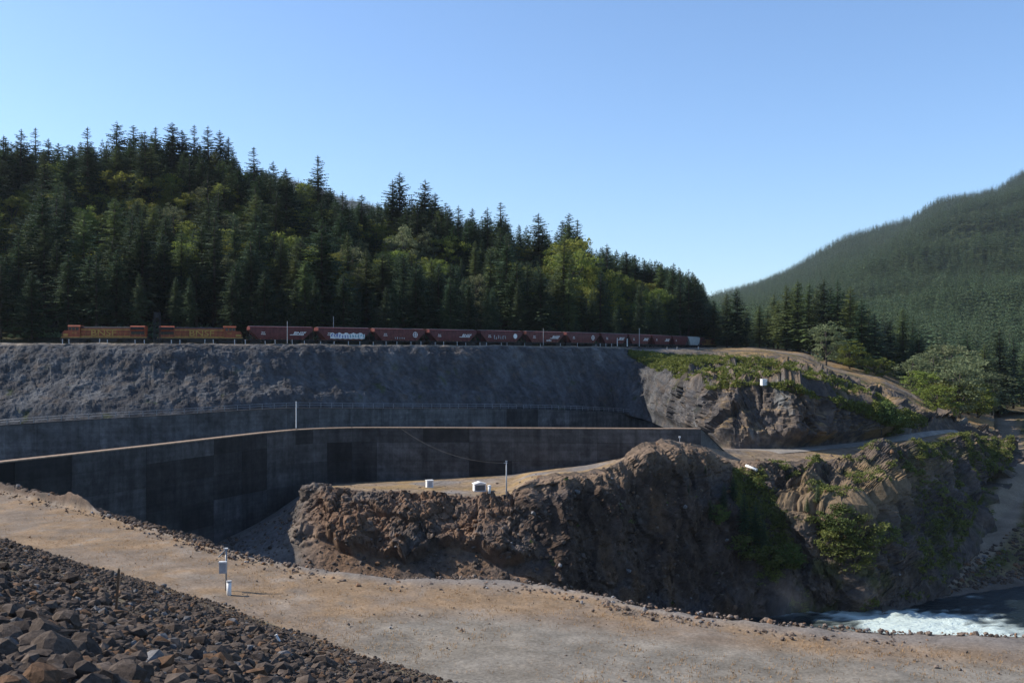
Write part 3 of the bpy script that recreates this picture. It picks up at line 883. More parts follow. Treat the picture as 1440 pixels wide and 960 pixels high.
def locomotive(root, m, word, paint_=None):
    """m = -1: cab at the left end, +1: cab at the right end (camera side is local -y)"""
    OR = paint_ or M['orange']
    def bx(mb, x0, x1, *a):
        x0, x1 = sorted((x0 * m, x1 * m)); return mb.box(x0, x1, *a)
    bx(MB(), -10.9, 10.9, -1.5, 1.5, 1.15, 1.62).build('frame', M['black'], root)
    bx(MB(), -10.7, 10.7, -1.53, -1.505, 1.45, 1.62).build('yellow_sill_stripe', M['yellow'], root)
    hood = bx(MB(), -6.4, 5.9, -1.05, 1.05, 1.62, 3.95).build('hood', OR, root)
    bx(MB(), -6.4, 5.9, -1.062, -1.052, 3.42, 3.62).build('stripe', M['yellow'], hood)
    bx(MB(), -6.4, 5.9, -1.062, -1.052, 1.75, 1.92).build('stripe', M['yellow'], hood)
    for k in range(9):
        x = -6.1 + k * 1.33
        bx(MB(), x, x + .035, -1.075, -1.051, 1.95, 3.4).build('door_seam', M['black'], hood)
    rf = MB(); pr = [(-1.05, 3.952), (-.8, 4.3), (.8, 4.3), (1.05, 3.952)]
    n = 4; x0, x1 = sorted((-6.4 * m, 5.9 * m))
    rf.add([(x0, y, z) for y, z in pr] + [(x1, y, z) for y, z in pr], [(3, 2, 1, 0), (4, 5, 6, 7)] + [(i, (i + 1) % 4, (i + 1) % 4 + 4, i + 4) for i in range(4)])
    rf = rf.build('hood_roof', M['black'], root)
    for fx in (-5.2, -3.4, .6):
        MB().tube([(fx * m, 0, 4.28), (fx * m, 0, 4.48)], .55, 14).build('roof_fan', M['black'], rf)
    bx(MB(), 1.8, 2.9, -.3, .3, 4.28, 4.62).build('exhaust_stack', M['black'], rf)
    rad = MB(); prf = [(-1.06, 1.64), (1.06, 1.64), (1.06, 3.2), (1.5, 3.55), (1.5, 4.25), (.9, 4.55), (-.9, 4.55), (-1.5, 4.25), (-1.5, 3.55), (-1.06, 3.2)]
    x0, x1 = sorted((-10.1 * m, -6.42 * m)); n = len(prf)
    rad.add([(x0, y, z) for y, z in prf] + [(x1, y, z) for y, z in prf], [tuple(range(n))[::-1], tuple(range(n, 2 * n))] + [(i, (i + 1) % n, (i + 1) % n + n, i + n) for i in range(n)])
    rad = rad.build('radiator_section', OR, root)
    bx(MB(), -9.9, -6.6, -1.52, -1.505, 3.6, 4.22).build('grille', M['black'], rad)
    bx(MB(), -9.9, -6.6, -1.085, -1.065, 2.3, 3.1).build('grille', M['black'], rad)
    cab = bx(MB(), 6.0, 8.9, -1.5, 1.5, 1.64, 4.35)
    pr = [(-1.5, 4.35), (-1.1, 4.68), (1.1, 4.68), (1.5, 4.35)]; x0, x1 = sorted((5.85 * m, 9.05 * m))
    cab.add([(x0, y, z) for y, z in pr] + [(x1, y, z) for y, z in pr], [(3, 2, 1, 0), (4, 5, 6, 7)] + [(i, (i + 1) % 4, (i + 1) % 4 + 4, i + 4) for i in range(4)])
    cab = cab.build('cab', OR, root)
    for x in (6.3, 7.25, 8.1):
        bx(MB(), x, x + .66, -1.52, -1.502, 3.4, 4.1).build('side_window', M['glass'], cab)
    bx(MB(), 8.903, 8.915, -1.25, 1.25, 3.45, 4.15).build('windscreen', M['glass'], cab)
    nose = MB().prism([(8.92 * m, 1.64), (10.5 * m, 1.64), (10.45 * m, 2.9), (10.1 * m, 3.3), (8.92 * m, 3.35)], -1.0, 1.0).build('nose', OR, root)
    bx(MB(), 8.95, 10.3, -1.02, -1.005, 1.9, 2.5).build('stripe', M['yellow'], nose)
    bx(MB(), -3.2, 3.0, -1.35, 1.35, .45, 1.14).build('fuel_tank', M['black'], root)
    truck(root, 6.9 * m, [-1.8, 0, 1.8], .53); truck(root, -6.9 * m, [-1.8, 0, 1.8], .53)
    hr = MB()
    for k in range(13):
        x = (-10.4 + k * 1.36) * m
        hr.bar((x, -1.48, 1.62), (x, -1.48, 2.6), .035)
    hr.bar((-10.4 * m, -1.48, 2.6), (5.9 * m, -1.48, 2.6), .035)
    hr.bar((10.6 * m, -1.45, 1.2), (10.6 * m, -1.45, 2.5), .04).bar((10.6 * m, 1.45, 1.2), (10.6 * m, 1.45, 2.5), .04)
    hr.build('handrail', M['yellow'], root)
    bx(MB(), 10.6, 10.85, -1.45, 1.45, .35, 1.14).build('pilot', M['black'], root)
    MB().box(-11.45, 11.45, -.12, .12, .75, 1.0).build('coupler', M['black'], root)
    put_text(word, 2.1, root, .3 * m, -1.07, 2.66, M['yellow'], 0, .02, 1.35)
    put_text('4118' if m < 0 else '5337', .6, cab, 7.4 * m, -1.515, 2.7, M['yellow'])


def hopper(root, mat, k):
    prof = [(-8.35, 4.55), (8.35, 4.55), (8.35, 3.75), (6.15, 1.55), (5.9, 1.25), (-5.9, 1.25), (-6.15, 1.55), (-8.35, 3.75)]
    sec = [(1.25, 1.45), (1.8, 1.56), (3.0, 1.62), (4.1, 1.56), (4.55, 1.42)]
    mb = MB(); xs_at = lambda z: 8.35 if z >= 3.75 else (6.15 + (z - 1.55) if z >= 1.55 else 5.9 + (z - 1.25) * .83)
    zz = [1.25, 1.55, 2.0, 2.5, 3.0, 3.4, 3.75, 4.1, 4.55]; rings = []
    for z in zz:
        y = float(np.interp(z, [a for a, _ in sec], [b for _, b in sec])); x = xs_at(z)
        rings.append([(-x, -y, z), (x, -y, z), (x, y, z), (-x, y, z)])
    rings.append([(-8.35, -1.0, 4.72), (8.35, -1.0, 4.72), (8.35, 1.0, 4.72), (-8.35, 1.0, 4.72)])
    vs = [p for r in rings for p in r]; fs = [(3, 2, 1, 0), tuple(4 * (len(rings) - 1) + i for i in range(4))]
    fs += [(4 * i + a, 4 * i + (a + 1) % 4, 4 * i + 4 + (a + 1) % 4, 4 * i + 4 + a) for i in range(len(rings) - 1) for a in range(4)]
    mb.add(vs, fs); body = mb.build('body', mat, root)
    MB().box(-8.4, 8.4, -1.6, -1.43, 4.42, 4.56).build('top_chord', mat, body)
    MB().box(-8.3, 8.3, -.35, .35, 4.75, 4.82).build('running_board', M['galv'], body)
    for x in (-4, 0, 4):
        MB().add([(x - 1.9, -1.3, 1.25), (x + 1.9, -1.3, 1.25), (x + 1.9, 1.3, 1.25), (x - 1.9, 1.3, 1.25), (x - .5, -.7, .35), (x + .5, -.7, .35), (x + .5, .7, .35), (x - .5, .7, .35)],
                 [(0, 1, 2, 3), (7, 6, 5, 4), (0, 4, 5, 1), (1, 5, 6, 2), (2, 6, 7, 3), (3, 7, 4, 0)]).build('discharge_chute', M['black'], root)
    MB().box(-8.7, 8.7, -1.5, -1.3, 1.0, 1.24).box(-8.7, 8.7, 1.3, 1.5, 1.0, 1.24).box(-8.7, -6.3, -1.3, 1.3, 1.05, 1.2).box(6.3, 8.7, -1.3, 1.3, 1.05, 1.2).build('underframe', M['black'], root)
    for sx in (-1, 1):
        lad = MB()
        for a in (-8.1, -7.6):
            lad.bar((a * sx, -1.5, 1.24), (a * sx, -1.5, 3.9), .05)
        for h in range(6): lad.bar((-8.1 * sx, -1.5, 1.5 + h * .4), (-7.6 * sx, -1.5, 1.5 + h * .4), .035)
        lad.build('ladder', mat, root)
        for sy in (-1.3, 1.3): MB().bar((8.5 * sx, sy, 1.2), (8.3 * sx, sy, 3.8), .1).build('end_post', M['black'], root)
        truck(root, 6.75 * sx, [-.88, .88], .46)
    MB().box(-9.1, 9.1, -.1, .1, .8, 1.0).build('coupler', M['black'], root)
    for x in (-5.6, -2.8, 0, 2.8, 5.6):
        MB().box(x - .17, x + .17, -1.475, -1.462, 1.3, 1.42).build('reflector', M['yellow'], root)
    return body


def reporting(body, x):
    put_text('BNSF', .42, body, x, -1.635, 3.1, M['white'], 0, .005)
    put_text('475082', .42, body, x, -1.635, 2.62, M['white'], 0, .005)


def swoosh(body, x):
    lg = put_text('BNSF', .95, body, x, -1.64, 3.0, M['white'], .35, .02, 1.5)
    MB().add([(x - 2.6, -1.63, 2.45), (x + 1.2, -1.63, 2.45), (x + 1.35, -1.63, 2.62), (x - 2.3, -1.63, 2.62)], [(0, 1, 2, 3)]).build('emblem_bar', M['white'], body)


def ring(mb, x, z, r0, r1, y, n=24):
    vs = []; 
    for k in range(n):
        t = 2 * math.pi * k / n
        vs += [(x + r0 * math.cos(t), y, z + r0 * math.sin(t)), (x + r1 * math.cos(t), y, z + r1 * math.sin(t))]
    return mb.add(vs, [(2 * k, 2 * k + 1, (2 * k + 3) % (2 * n), (2 * k + 2) % (2 * n)) for k in range(n)])


def emblem(body, x, solid=False):
    mb = MB(); y = -1.645
    if solid:
        mb.add([(x + .78 * math.cos(t), y, 3.0 + .78 * math.sin(t)) for t in [2 * math.pi * i / 24 for i in range(24)]], [tuple(range(24))])
    else:
        ring(mb, x, 3.0, .62, .8, y)
        mb.box(x - .6, x + .6, y - .004, y, 2.92, 3.08).box(x - .08, x + .08, y - .006, y - .005, 2.4, 3.6)
    mb.build('round_emblem', M['white'], body)


def graffiti(body, x0, x1, z0, z1, seed, mats, back):
    rr = random.Random(seed); n = 40
    if back:
        pts = []
        for i in range(n):
            t = i / (n - 1); pts.append((x0 + (x1 - x0) * t, -1.642, z1 + .18 * math.sin(t * 31) + rr.uniform(-.08, .08)))
        for i in range(n):
            t = 1 - i / (n - 1); pts.append((x0 + (x1 - x0) * t, -1.60, z0 + .05 * math.sin(t * 40)))
        MB().add(pts, [tuple(range(len(pts)))]).build('graffiti_outline', back, body)
    nl = max(5, int((x1 - x0) / .85))
    for i in range(nl):
        cx = x0 + (i + .5) * (x1 - x0) / nl; w = (x1 - x0) / nl * .46; mb = MB()
        for q_ in range(3):
            ax, az = cx + rr.uniform(-w, w) * .6, rr.uniform(z0 + .15, z1 - .1); bx_, bz = cx + rr.uniform(-w, w), rr.uniform(z0 + .15, z1)
            mb.bar((ax, -1.66, az), (cx, -1.66, (z0 + z1) / 2 + rr.uniform(-.3, .3)), .24, .02).bar((cx, -1.66, (z0 + z1) / 2), (bx_, -1.66, bz), .22, .02)
        mb.build('graffiti_letter', mats[int(i / nl * len(mats))], body)


S0 = float(np.interp(82, TPX, TSL))
cars = [('loco', 23.0), ('loco', 23.0)] + [('hop', 17.9)] * 12
bpx = [82, 216, 345, 441, 520, 597, 669, 733, 790, 839, 878, 911, 940, 963, 980, 998]
ordn = ['first', 'second', 'third', 'fourth', 'fifth', 'sixth', 'seventh', 'eighth', 'ninth', 'tenth', 'eleventh', 'twelfth']
hl = ['first maroon grain hopper behind the locomotives, with a slanted white logo at its right',
      'maroon grain hopper covered in blue and teal graffiti lettering',
      'third maroon grain hopper, with a ring emblem and a small white scrawl',
      'fourth maroon grain hopper, plain with a slanted white logo near its right end',
      'fifth maroon grain hopper, with pale block graffiti and a solid white disc',
      'sixth maroon grain hopper, with a white scrawl low on its side',
      'seventh maroon grain hopper, just before the tall pole',
      'eighth maroon grain hopper, left of the tall pole by the track',
      'ninth maroon grain hopper, behind the tall pole by the track',
      'tenth maroon grain hopper, near the far end of the train',
      'eleventh maroon grain hopper, right before the pale grey one',
      'pale grey hopper near the far end of the train']


def place_on_track(root, s, L):
    a, b_ = trk(s - L * .36), trk(s + L * .36); c = (a + b_) / 2; d = b_ - a
    root.location = (c[0], c[1], TRAIL_Z); root.rotation_euler = (0, 0, math.atan2(d[1], d[0]))


sb = [float(np.interp(x, TPX, TSL)) for x in bpx]
for i, nm in enumerate(['leading orange and yellow diesel locomotive with its cab at the left end', 'second orange and yellow diesel locomotive with its cab at the right end']):
    t = thing('locomotive', nm, 'locomotive', group='locomotives')
    locomotive(t, -1 if i == 0 else 1, 'BNSF'); place_on_track(t, (sb[i] + sb[i + 1]) / 2, 23)
s_ = sb[2] + 9.2
for i in range(12):
    t = thing('hopper_car', hl[i], 'hopper car', group='hopper cars of the train')
    body = hopper(t, M['hopper_grey'] if i == 11 else (M['maroon2'] if i % 3 == 2 else M['maroon']), i)
    sc = (sb[13] - sb[2]) / 11 / 18.2 if i < 11 else 1
    place_on_track(t, (sb[2 + i] + sb[3 + i]) / 2, 18.2)
    Lx = (sb[3 + i] - sb[2 + i]) / 18.25; t.scale = (min(max(Lx, .8), 1.1), 1, 1)
    if i < 11:
        reporting(body, -4.9)
        if i in (0, 3, 5, 7, 8, 9): swoosh(body, 4.6)
        if i in (2, 6): emblem(body, 5.0)
        if i == 4: emblem(body, 5.3, True)
    if i == 1: graffiti(body, -4.6, 6.6, 1.62, 3.1, 3, [M['graf_blue'], M['graf_blue'], M['graf_teal'], M['graf_teal']], M['white'])
    if i == 2: graffiti(body, -2.0, 1.6, 1.6, 2.3, 8, [M['panel_grey']], None)
    if i == 4: graffiti(body, -3.6, 1.6, 1.8, 3.3, 5, [M['panel_grey']], None)
    if i == 5: graffiti(body, .4, 2.6, 1.4, 2.2, 6, [M['white']], None)
t = thing('locomotive', 'dark red locomotive at the far end of the train', 'locomotive', group='locomotives'); locomotive(t, 1, 'BNSF', M['maroon2']); place_on_track(t, sb[14] + 13.0, 23)

# ------------------------------------------------------------------ posts, poles and small things by the track
def crest_pt(px, dy=1.2):
    Y = float(np.interp(px, [c[0] for c in crest], [c[2] for c in crest])) + dy
    return Vector(((px - 720) / F * Y, Y, 3.05 if px < 900 else (HOR - np.interp(px, [c[0] for c in crest], [c[1] for c in crest])) / F * Y))


pm = MB().box(-.11, .11, -.11, .11, -.3, 1.15).add([(-.11, -.11, 1.15), (.11, -.11, 1.15), (.11, .11, 1.15), (-.11, .11, 1.15), (0, 0, 1.24)], [(0, 1, 4), (1, 2, 4), (2, 3, 4), (3, 0, 4)]).mesh('marker_post', M['panel_grey'])
for x in [88, 97, 140, 151, 190, 203, 241, 253, 288, 300, 330, 345, 373, 387, 411, 428, 451, 470, 490, 506, 525, 543, 558, 578, 592, 612, 624, 643, 655, 675, 684, 705, 713, 738, 760, 788, 812, 838]:
    o = link('marker_post', pm, None, crest_pt(x, random.uniform(.3, 1.6)), random.uniform(-.2, .2)); o.rotation_euler[1] = random.uniform(-.05, .05); o.scale = (.8, .8, random.uniform(.7, 1.0))
    tag(o, 'short white marker post on the embankment edge below the train', 'post', 'white marker posts along the track')


def pole(px, dy, h, r, label, name='utility_pole', mat='panel_grey', arm=True, base=None):
    b_ = base or crest_pt(px, dy); t = thing(name, label, 'pole', b_)
    MB().tube([(0, 0, -.4), (0, 0, h)], [r, r * .75], 8).build('shaft', M[mat], t)
    if arm: MB().bar((-.35, 0, h - .15), (.35, 0, h - .15), .07).build('crossarm', M[mat], t)
    MB().tube([(0, 0, -.3), (0, 0, .25)], r * 1.9, 8).build('footing', M['concrete_core'], t)
    return t


pole(404, 1.0, 6.2, .09, 'thin grey pole in front of the first maroon hopper', arm=False)
pole(469, 11.5, 8.2, .09, 'thin grey pole behind the graffiti covered hopper', arm=False)
pole(764, 1.0, 5.8, .08, 'thin grey pole in front of the sixth hopper', arm=False)
pole(899, .5, 6.8, .13, 'tall pale pole by the track where the rock slope turns grassy', arm=True)
pole(868, 1.0, 3.2, .14, 'thick white post left of the tall pole by the track', 'bollard_post', 'white', False)
pole(882, .3, 3.0, .2, 'stout white post nearest the tall pole by the track', 'bollard_post', 'white', False)
for x in (844, 852, 860, 938, 952, 982):
    o = link('marker_post', pm, None, crest_pt(x, 1.5)); tag(o, 'small white marker post by the track near the grassy slope', 'post', 'marker posts near the grassy slope')
# dark lattice signal mast between the locomotives
sm_ = thing('signal_mast', 'dark lattice signal mast standing between the two locomotives', 'mast', crest_pt(221, 2.0))
for a in (-.8, .8):
    for b_ in (-.5, .5):
        MB().bar((a, b_, -.3), (a * .8, b_ * .8, 8.2), .13).build('leg', M['black'], sm_)
for k in range(6):
    z = k * 1.35
    MB().bar((-.8, -.5, z), (.76, -.5, z + 1.3), .07).bar((.8, -.5, z), (-.76, -.5, z + 1.3), .07).bar((-.8, .5, z), (.76, .5, z + 1.3), .07).build('lattice_brace', M['black'], sm_)
MB().box(-.5, .5, -.45, .1, 6.6, 8.0).build('signal_head', M['black'], sm_)

# pole standing on the coping
p = wall_pt(416)
t = thing('wall_pole', 'white pole standing on the rusty wall coping', 'pole', (p[0], p[1] + .4, CZ))
MB().tube([(0, 0, 0), (0, 0, 6.4)], [.12, .09], 10).build('shaft', M['white'], t); MB().box(-.3, .3, -.3, .3, 0, .22).build('base_plate', M['concrete_core'], t)


def ground_at(px, py, sh='cliff'):
    """ground point of a sheet that shows at photo pixel (px, py)"""
    P, v, cols = SHEETS[sh]
    q = P.reshape(-1, 3); x = 720 + q[:, 0] / q[:, 1] * F; y = HOR - q[:, 2] / q[:, 1] * F
    i = np.argsort((x - px) ** 2 + (y - py) ** 2)[:6]
    return Vector(q[i[np.argmin(q[i][:, 1])]])


# hut, boxes and lamp pole on the plateau
g = ground_at(603, 684); t = thing('instrument_box', 'small white instrument box alone on the dry plateau', 'box', g, R(20)); t.scale = (.85, .85, .85)
MB().box(-.85, .85, -.7, .7, -.2, 1.75).build('cabinet', M['white'], t); MB().box(-.95, .95, -.8, .8, 1.752, 1.88).build('lid', M['white'], t); MB().box(-.55, .55, -.73, -.702, .2, 1.5).build('door', M['panel_grey'], t)
g = ground_at(674, 690); t = thing('pump_hut', 'low white hut with a gabled roof and dark louvred front on the plateau', 'hut', g + Vector((0, 1.5, .15)), R(14)); t.scale = (.72, .72, .72)
MB().box(-1.7, 1.7, -1.3, 1.3, -.3, 1.9).build('wall', M['white'], t)
rf = MB().prism([(-2.0, 1.902), (2.0, 1.902), (0, 2.5)], -1.6, 1.6).build('roof', M['white'], t)
MB().box(-1.45, 1.45, -1.33, -1.302, .1, 1.6).build('louvre', M['opening'], t)
for z in (.4, .7, 1.0, 1.3): MB().box(-1.45, 1.45, -1.36, -1.332, z, z + .06).build('louvre_slat', M['panel_grey'], t)
MB().box(-1.9, 1.9, -1.7, -1.31, -.3, .06).build('step', M['panel_grey'], t)
g = ground_at(689, 692); t = thing('vent_pipe', 'short white capped pipe beside the hut on the plateau', 'pipe', g)
MB().tube([(0, 0, -.2), (0, 0, 1.15)], .28, 12).build('pipe', M['white'], t, smooth=True); MB().tube([(0, 0, 1.16), (0, 0, 1.3), (0, 0, 1.42)], [.36, .36, .08], 12).build('cap', M['white'], t)
g = ground_at(711, 699); t = thing('lamp_pole', 'tall grey pole on a dark footing at the plateau edge', 'pole', g)
MB().tube([(0, 0, -.3), (0, 0, 6.9)], [.15, .1], 10).build('shaft', M['panel_grey'], t, smooth=True); MB().box(-.55, .55, -.5, .5, -.3, .55).build('footing', M['black'], t); MB().bar((-.5, 0, 6.7), (.25, 0, 6.7), .09).build('crossarm', M['panel_grey'], t); MB().box(-.2, .2, -.16, .16, 6.9, 7.15).build('lamp_head', M['panel_grey'], t)
lp = Vector(g) + Vector((0, 0, 6.7)); wp = wall_pt(560); ep = Vector((wp[0], wp[1], CZ + .1))
pts = [lp.lerp(ep, k / 14) - Vector((0, 0, 2.2 * 4 * (k / 14) * (1 - k / 14))) for k in range(15)]
tag(MB().tube(pts, .022, 4).build('power_cable', M['black']), 'thin dark cable sagging from the plateau pole to the wall', 'cable')
g = ground_at(956, 621); t = thing('survey_post', 'small post with a white head on top of the rocky knob', 'post', g)
MB().tube([(0, 0, -.2), (0, 0, .9)], .06, 8).build('shaft', M['panel_grey'], t); MB().box(-.2, .2, -.15, .15, .9, 1.25).build('head', M['white'], t)
g = ground_at(1074, 541, 'embankment') + Vector((0, 0, .5)); t = thing('instrument_box', 'white cabinet among the shrubs on the grassy slope', 'box', g, R(15)); t.scale = (.75, .75, .75)
MB().box(-.9, .9, -.8, .8, -.6, 1.55).build('cabinet', M['white'], t); MB().box(-1, 1, -.9, .9, 1.552, 1.68).build('lid', M['white'], t)
g = ground_at(1057, 660); t = thing('culvert_pipe', 'white pipe end poking out of the slope below the road', 'pipe', g, R(-25))
MB().tube([(-1.6, .9, .5), (1.0, -.5, -.2)], .3, 12).build('pipe', M['white'], t, smooth=True); MB().tube([(.95, -.47, -.19), (1.1, -.55, -.23)], .36, 12).build('collar', M['panel_grey'], t)

# instrument post and pipe on the bench
def bench_pt(px, py): Y = lvl(py); return Vector(((px - 720) / F * Y, Y, BZ))
g = bench_pt(318, 831); t = thing('gauge_post', 'white post with a grey meter box and bent arm on the gravel bench', 'post', g)
MB().tube([(0, 0, -.2), (0, 0, 3.05)], .07, 8).build('post', M['galv'], t, smooth=True)
MB().box(-.42, .06, -.32, -.08, 1.35, 2.1).build('meter_box', M['panel_grey'], t); MB().box(-.45, .09, -.36, -.05, 2.102, 2.2).build('box_lid', M['white'], t)
MB().bar((0, 0, 3.02), (-.5, -.2, 2.5), .08).build('arm', M['galv'], t); MB().box(-.1, .12, -.1, .1, 3.05, 3.13).build('cap', M['white'], t)
g = bench_pt(322, 837); t = thing('standpipe', 'short white standpipe with a cap on the gravel bench', 'pipe', g)
MB().tube([(0, 0, -.2), (0, 0, .95)], .17, 14).build('pipe', M['white'], t, smooth=True); MB().tube([(0, 0, .952), (0, 0, 1.06)], .19, 14).build('cap', M['panel_grey'], t)
x_, y_ = -15.8, 40.0
def rip_at(px, py):
    for Y in np.arange(9, 70, .1):
        x = (px - 720) / F * Y; z = (HOR - py) / F * Y
        if z <= riprap_z(x, Y): return Vector((x, Y, riprap_z(x, Y)))
g = rip_at(163, 862); t = thing('wooden_stake', 'thin weathered wooden stake leaning among the boulders', 'stake', g); t.rotation_euler = (0, R(4), 0)
MB().box(-.035, .035, -.02, .02, -.3, 1.3 * g.y / 30).build('stake', M['wood'], t); MB().add([(-.035, -.02, 1.3 * g.y / 30), (.035, -.02, 1.3 * g.y / 30), (.035, .02, 1.3 * g.y / 30), (-.035, .02, 1.3 * g.y / 30), (0, 0, 1.38 * g.y / 30)], [(0, 1, 4), (1, 2, 4), (2, 3, 4), (3, 0, 4)]).build('tip', M['wood'], t)
g = rip_at(395, 905); t = thing('pipe_stub', 'small slanted white pipe stub sticking out of the riprap', 'pipe', g); t.rotation_euler = (0, R(-28), 0); t.scale = (.55, .55, .75)
MB().tube([(0, 0, -.2), (0, 0, .55)], .1, 10).build('pipe', M['white'], t); MB().tube([(0, 0, .552), (0, 0, .6)], .12, 10).build('cap', M['white'], t)

# ------------------------------------------------------------------ boulders
import bmesh
def boulder_mesh(seed, sub=2):
    bm = bmesh.new(); bmesh.ops.create_icosphere(bm, subdivisions=sub, radius=1.0)
    v = np.array([x.co for x in bm.verts]); rg = np.random.default_rng(seed)
    for _ in range(8):      # chop with random planes for angular faces
        n = rg.normal(size=3); n /= np.linalg.norm(n); d = rg.uniform(.5, .88)
        t = v @ n - d; v -= np.where(t > 0, t, 0)[:, None] * n
    v *= np.array([1, rg.uniform(.6, .95), rg.uniform(.5, .8)]); v += rg.normal(size=v.shape) * .035
    f = np.array([[x.index for x in p.verts] for p in bm.faces]); bm.free()
    return v, f
BV = [boulder_mesh(300 + i) for i in range(10)]; BS = [boulder_mesh(330 + i, 1) for i in range(8)]
def rock_tone(rg):
    t = rg.random(); c = np.array([.06, .046, .038]) * (1 - t) + np.array([.135, .105, .085]) * t
    if rg.random() < .05: c = np.array([.17, .165, .165]) * rg.uniform(.6, 1.1)
    if rg.random() < .12: c = np.array([.15, .09, .055])
    return c
def rot_np(rg):
    a = rg.uniform(0, 6.28); b_ = rg.uniform(-.6, .6); c_ = rg.uniform(-.6, .6)
    return np.array(Matrix.Rotation(a, 3, 'Z') @ Matrix.Rotation(b_, 3, 'X') @ Matrix.Rotation(c_, 3, 'Y'))
bmesh_lib = []
rgb = np.random.default_rng(5)
for k in range(10):
    v, f = BV[k]; bmesh_lib.append([mesh_np('rock', v, f, M['boulder'], np.tile(rock_tone(rgb), (len(v), 1))) for _ in range(3)])
rocks = []
NK = 60000
_px = rgb.uniform(-160, 700, NK); _Y = 8 + 90 * rgb.random(NK) ** 1.15; _x = (_px - 720) / F * _Y
_gr = fbm(np.stack([_x, _Y, 0 * _x], 1), 4, 3, .55, 114)
for x, Y, grassy in zip(_x, _Y, _gr):
    i = np.argmin((n2[:, 0] - x) ** 2 + (n2[:, 1] - Y) ** 2); d = (np.array([x, Y]) - n2[i]) @ NRM
    if d < -.3 or d > 37: continue
    lo = d < 5.0                     # finer stones on the lowest strip, larger ones above
    r = (rgb.gamma(1.5, .035) + .04) if lo else (rgb.gamma(1.3, .06) + .04)
    if not lo and rgb.random() < .014: r = rgb.uniform(.22, .4)
    r = min(r, .5) * .84
    if grassy > .22 and rgb.random() < .6 and not lo: continue
    rocks.append((r / Y, x, Y, BZ + .42 * max(d, 0), r))
bigs = [(70, 905, .75, (1.7, .7, .5)), (20, 930, .5, (1.3, .9, .7)), (130, 930, .45, (1.2, 1, .6)), (145, 860, .35, (1, 1, .8)), (455, 940, .55, (1, .9, 1.0)), (405, 945, .5, (1, 1, .9)), (190, 880, .4, (1, 1, .9)), (330, 915, .4, (1, 1, .9)), (520, 942, .4, (1.1, .9, .9))]
_rp = np.array([(a[1], a[2], a[3]) for a in rocks]); _dz = fbm(_rp, 5, 3, .5, 111) * .35 + fbm(_rp, 1.0, 3, .6, 112) * .12
rocks = [(a[0], a[1], a[2], a[3] + max(float(d_), -.15), a[4]) for a, d_ in zip(rocks, _dz)]
rocks.sort(reverse=True)
for px, py, r, sc3 in bigs:
    g = rip_at(px, py)
    if g is None: continue
    o = link('rock', random.choice(random.choice(bmesh_lib)), riprap, (g.x, g.y, g.z + r * .2)); r *= g.y / 36 ; o.scale = (r * sc3[0], r * sc3[1], r * sc3[2]); o.rotation_euler = (random.uniform(-.2, .2), random.uniform(-.2, .2), random.uniform(0, 1))
for a, x, Y, z, r in rocks[:290]:
    o = link('rock', random.choice(random.choice(bmesh_lib)), riprap, (x, Y, z + r * random.uniform(.05, .4)))
    o.scale = (r, r, r * random.uniform(.8, 1.2)); o.rotation_euler = (random.uniform(-.6, .6), random.uniform(-.6, .6), random.uniform(0, 6.28))
def stone_stuff(name, lst, parent, mat, lib, tone=1.0):
    vs, fs, cs = [], [], []; k = 0
    for x, y, z, r in lst:
        v, f = lib[rgb.integers(len(lib))]; vv = (v @ rot_np(rgb).T) * r + [x, y, z]
        vs.append(vv); fs.append(f + k); k += len(v); cs.append(np.tile(rock_tone(rgb) * tone, (len(v), 1)))
    o = link(name, mesh_np(name, np.concatenate(vs), np.concatenate(fs), mat, np.concatenate(cs)), parent); tag(o, kind='stuff'); return o
stone_stuff('small_rocks', [(x, Y, z + r * rgb.uniform(-.1, .4), r) for a, x, Y, z, r in rocks[290:30000]], riprap, M['boulder'], BS)
# loose stones along the far edge of the bench and scattered over it
bench_o = bpy.data.objects['bench_terrace']
lst = []
for k in range(2400):
    px = rgb.uniform(-60, 1500); pyf = np.interp(px, [a for a, _ in far_px], [b_ for _, b_ in far_px])
    if rgb.random() < .8: py = pyf + abs(rgb.normal()) * (5 if px < 420 else 7) - 1; r = rgb.gamma(2, .045) + .035
    else: py = pyf + rgb.uniform(0, 110); r = rgb.gamma(2, .02) + .02
    if px > 150 and px < 420 and rgb.random() < .3: r *= 1.5
    Y = lvl(py); x = (px - 720) / F * Y; i = np.argmin((n2[:, 0] - x) ** 2 + (n2[:, 1] - Y) ** 2)
    if ((np.array([x, Y]) - n2[i]) @ NRM) > 0: continue
    lst.append((x, Y, BZ + r * .3 + (.2 if py < pyf + 3 else 0), min(r, .3)))
stone_stuff('loose_stones', lst, bench_o, M['boulder'], BS, 1.9)
# berm of stones at the left, on the far edge
lst = []
for k in range(900):
    px = rgb.uniform(-90, 300); pyf = np.interp(px, [a for a, _ in far_px], [b_ for _, b_ in far_px]); Y = lvl(pyf) + rgb.uniform(-.5, 2.2); x = (px - 720) / F * Y
    r = rgb.gamma(2, .1) + .08; lst.append((x, Y, BZ + rgb.uniform(0, .9 if px < 110 else .35), min(r, .5)))
stone_stuff('berm_stones', lst, bench_o, M['boulder'], BS)
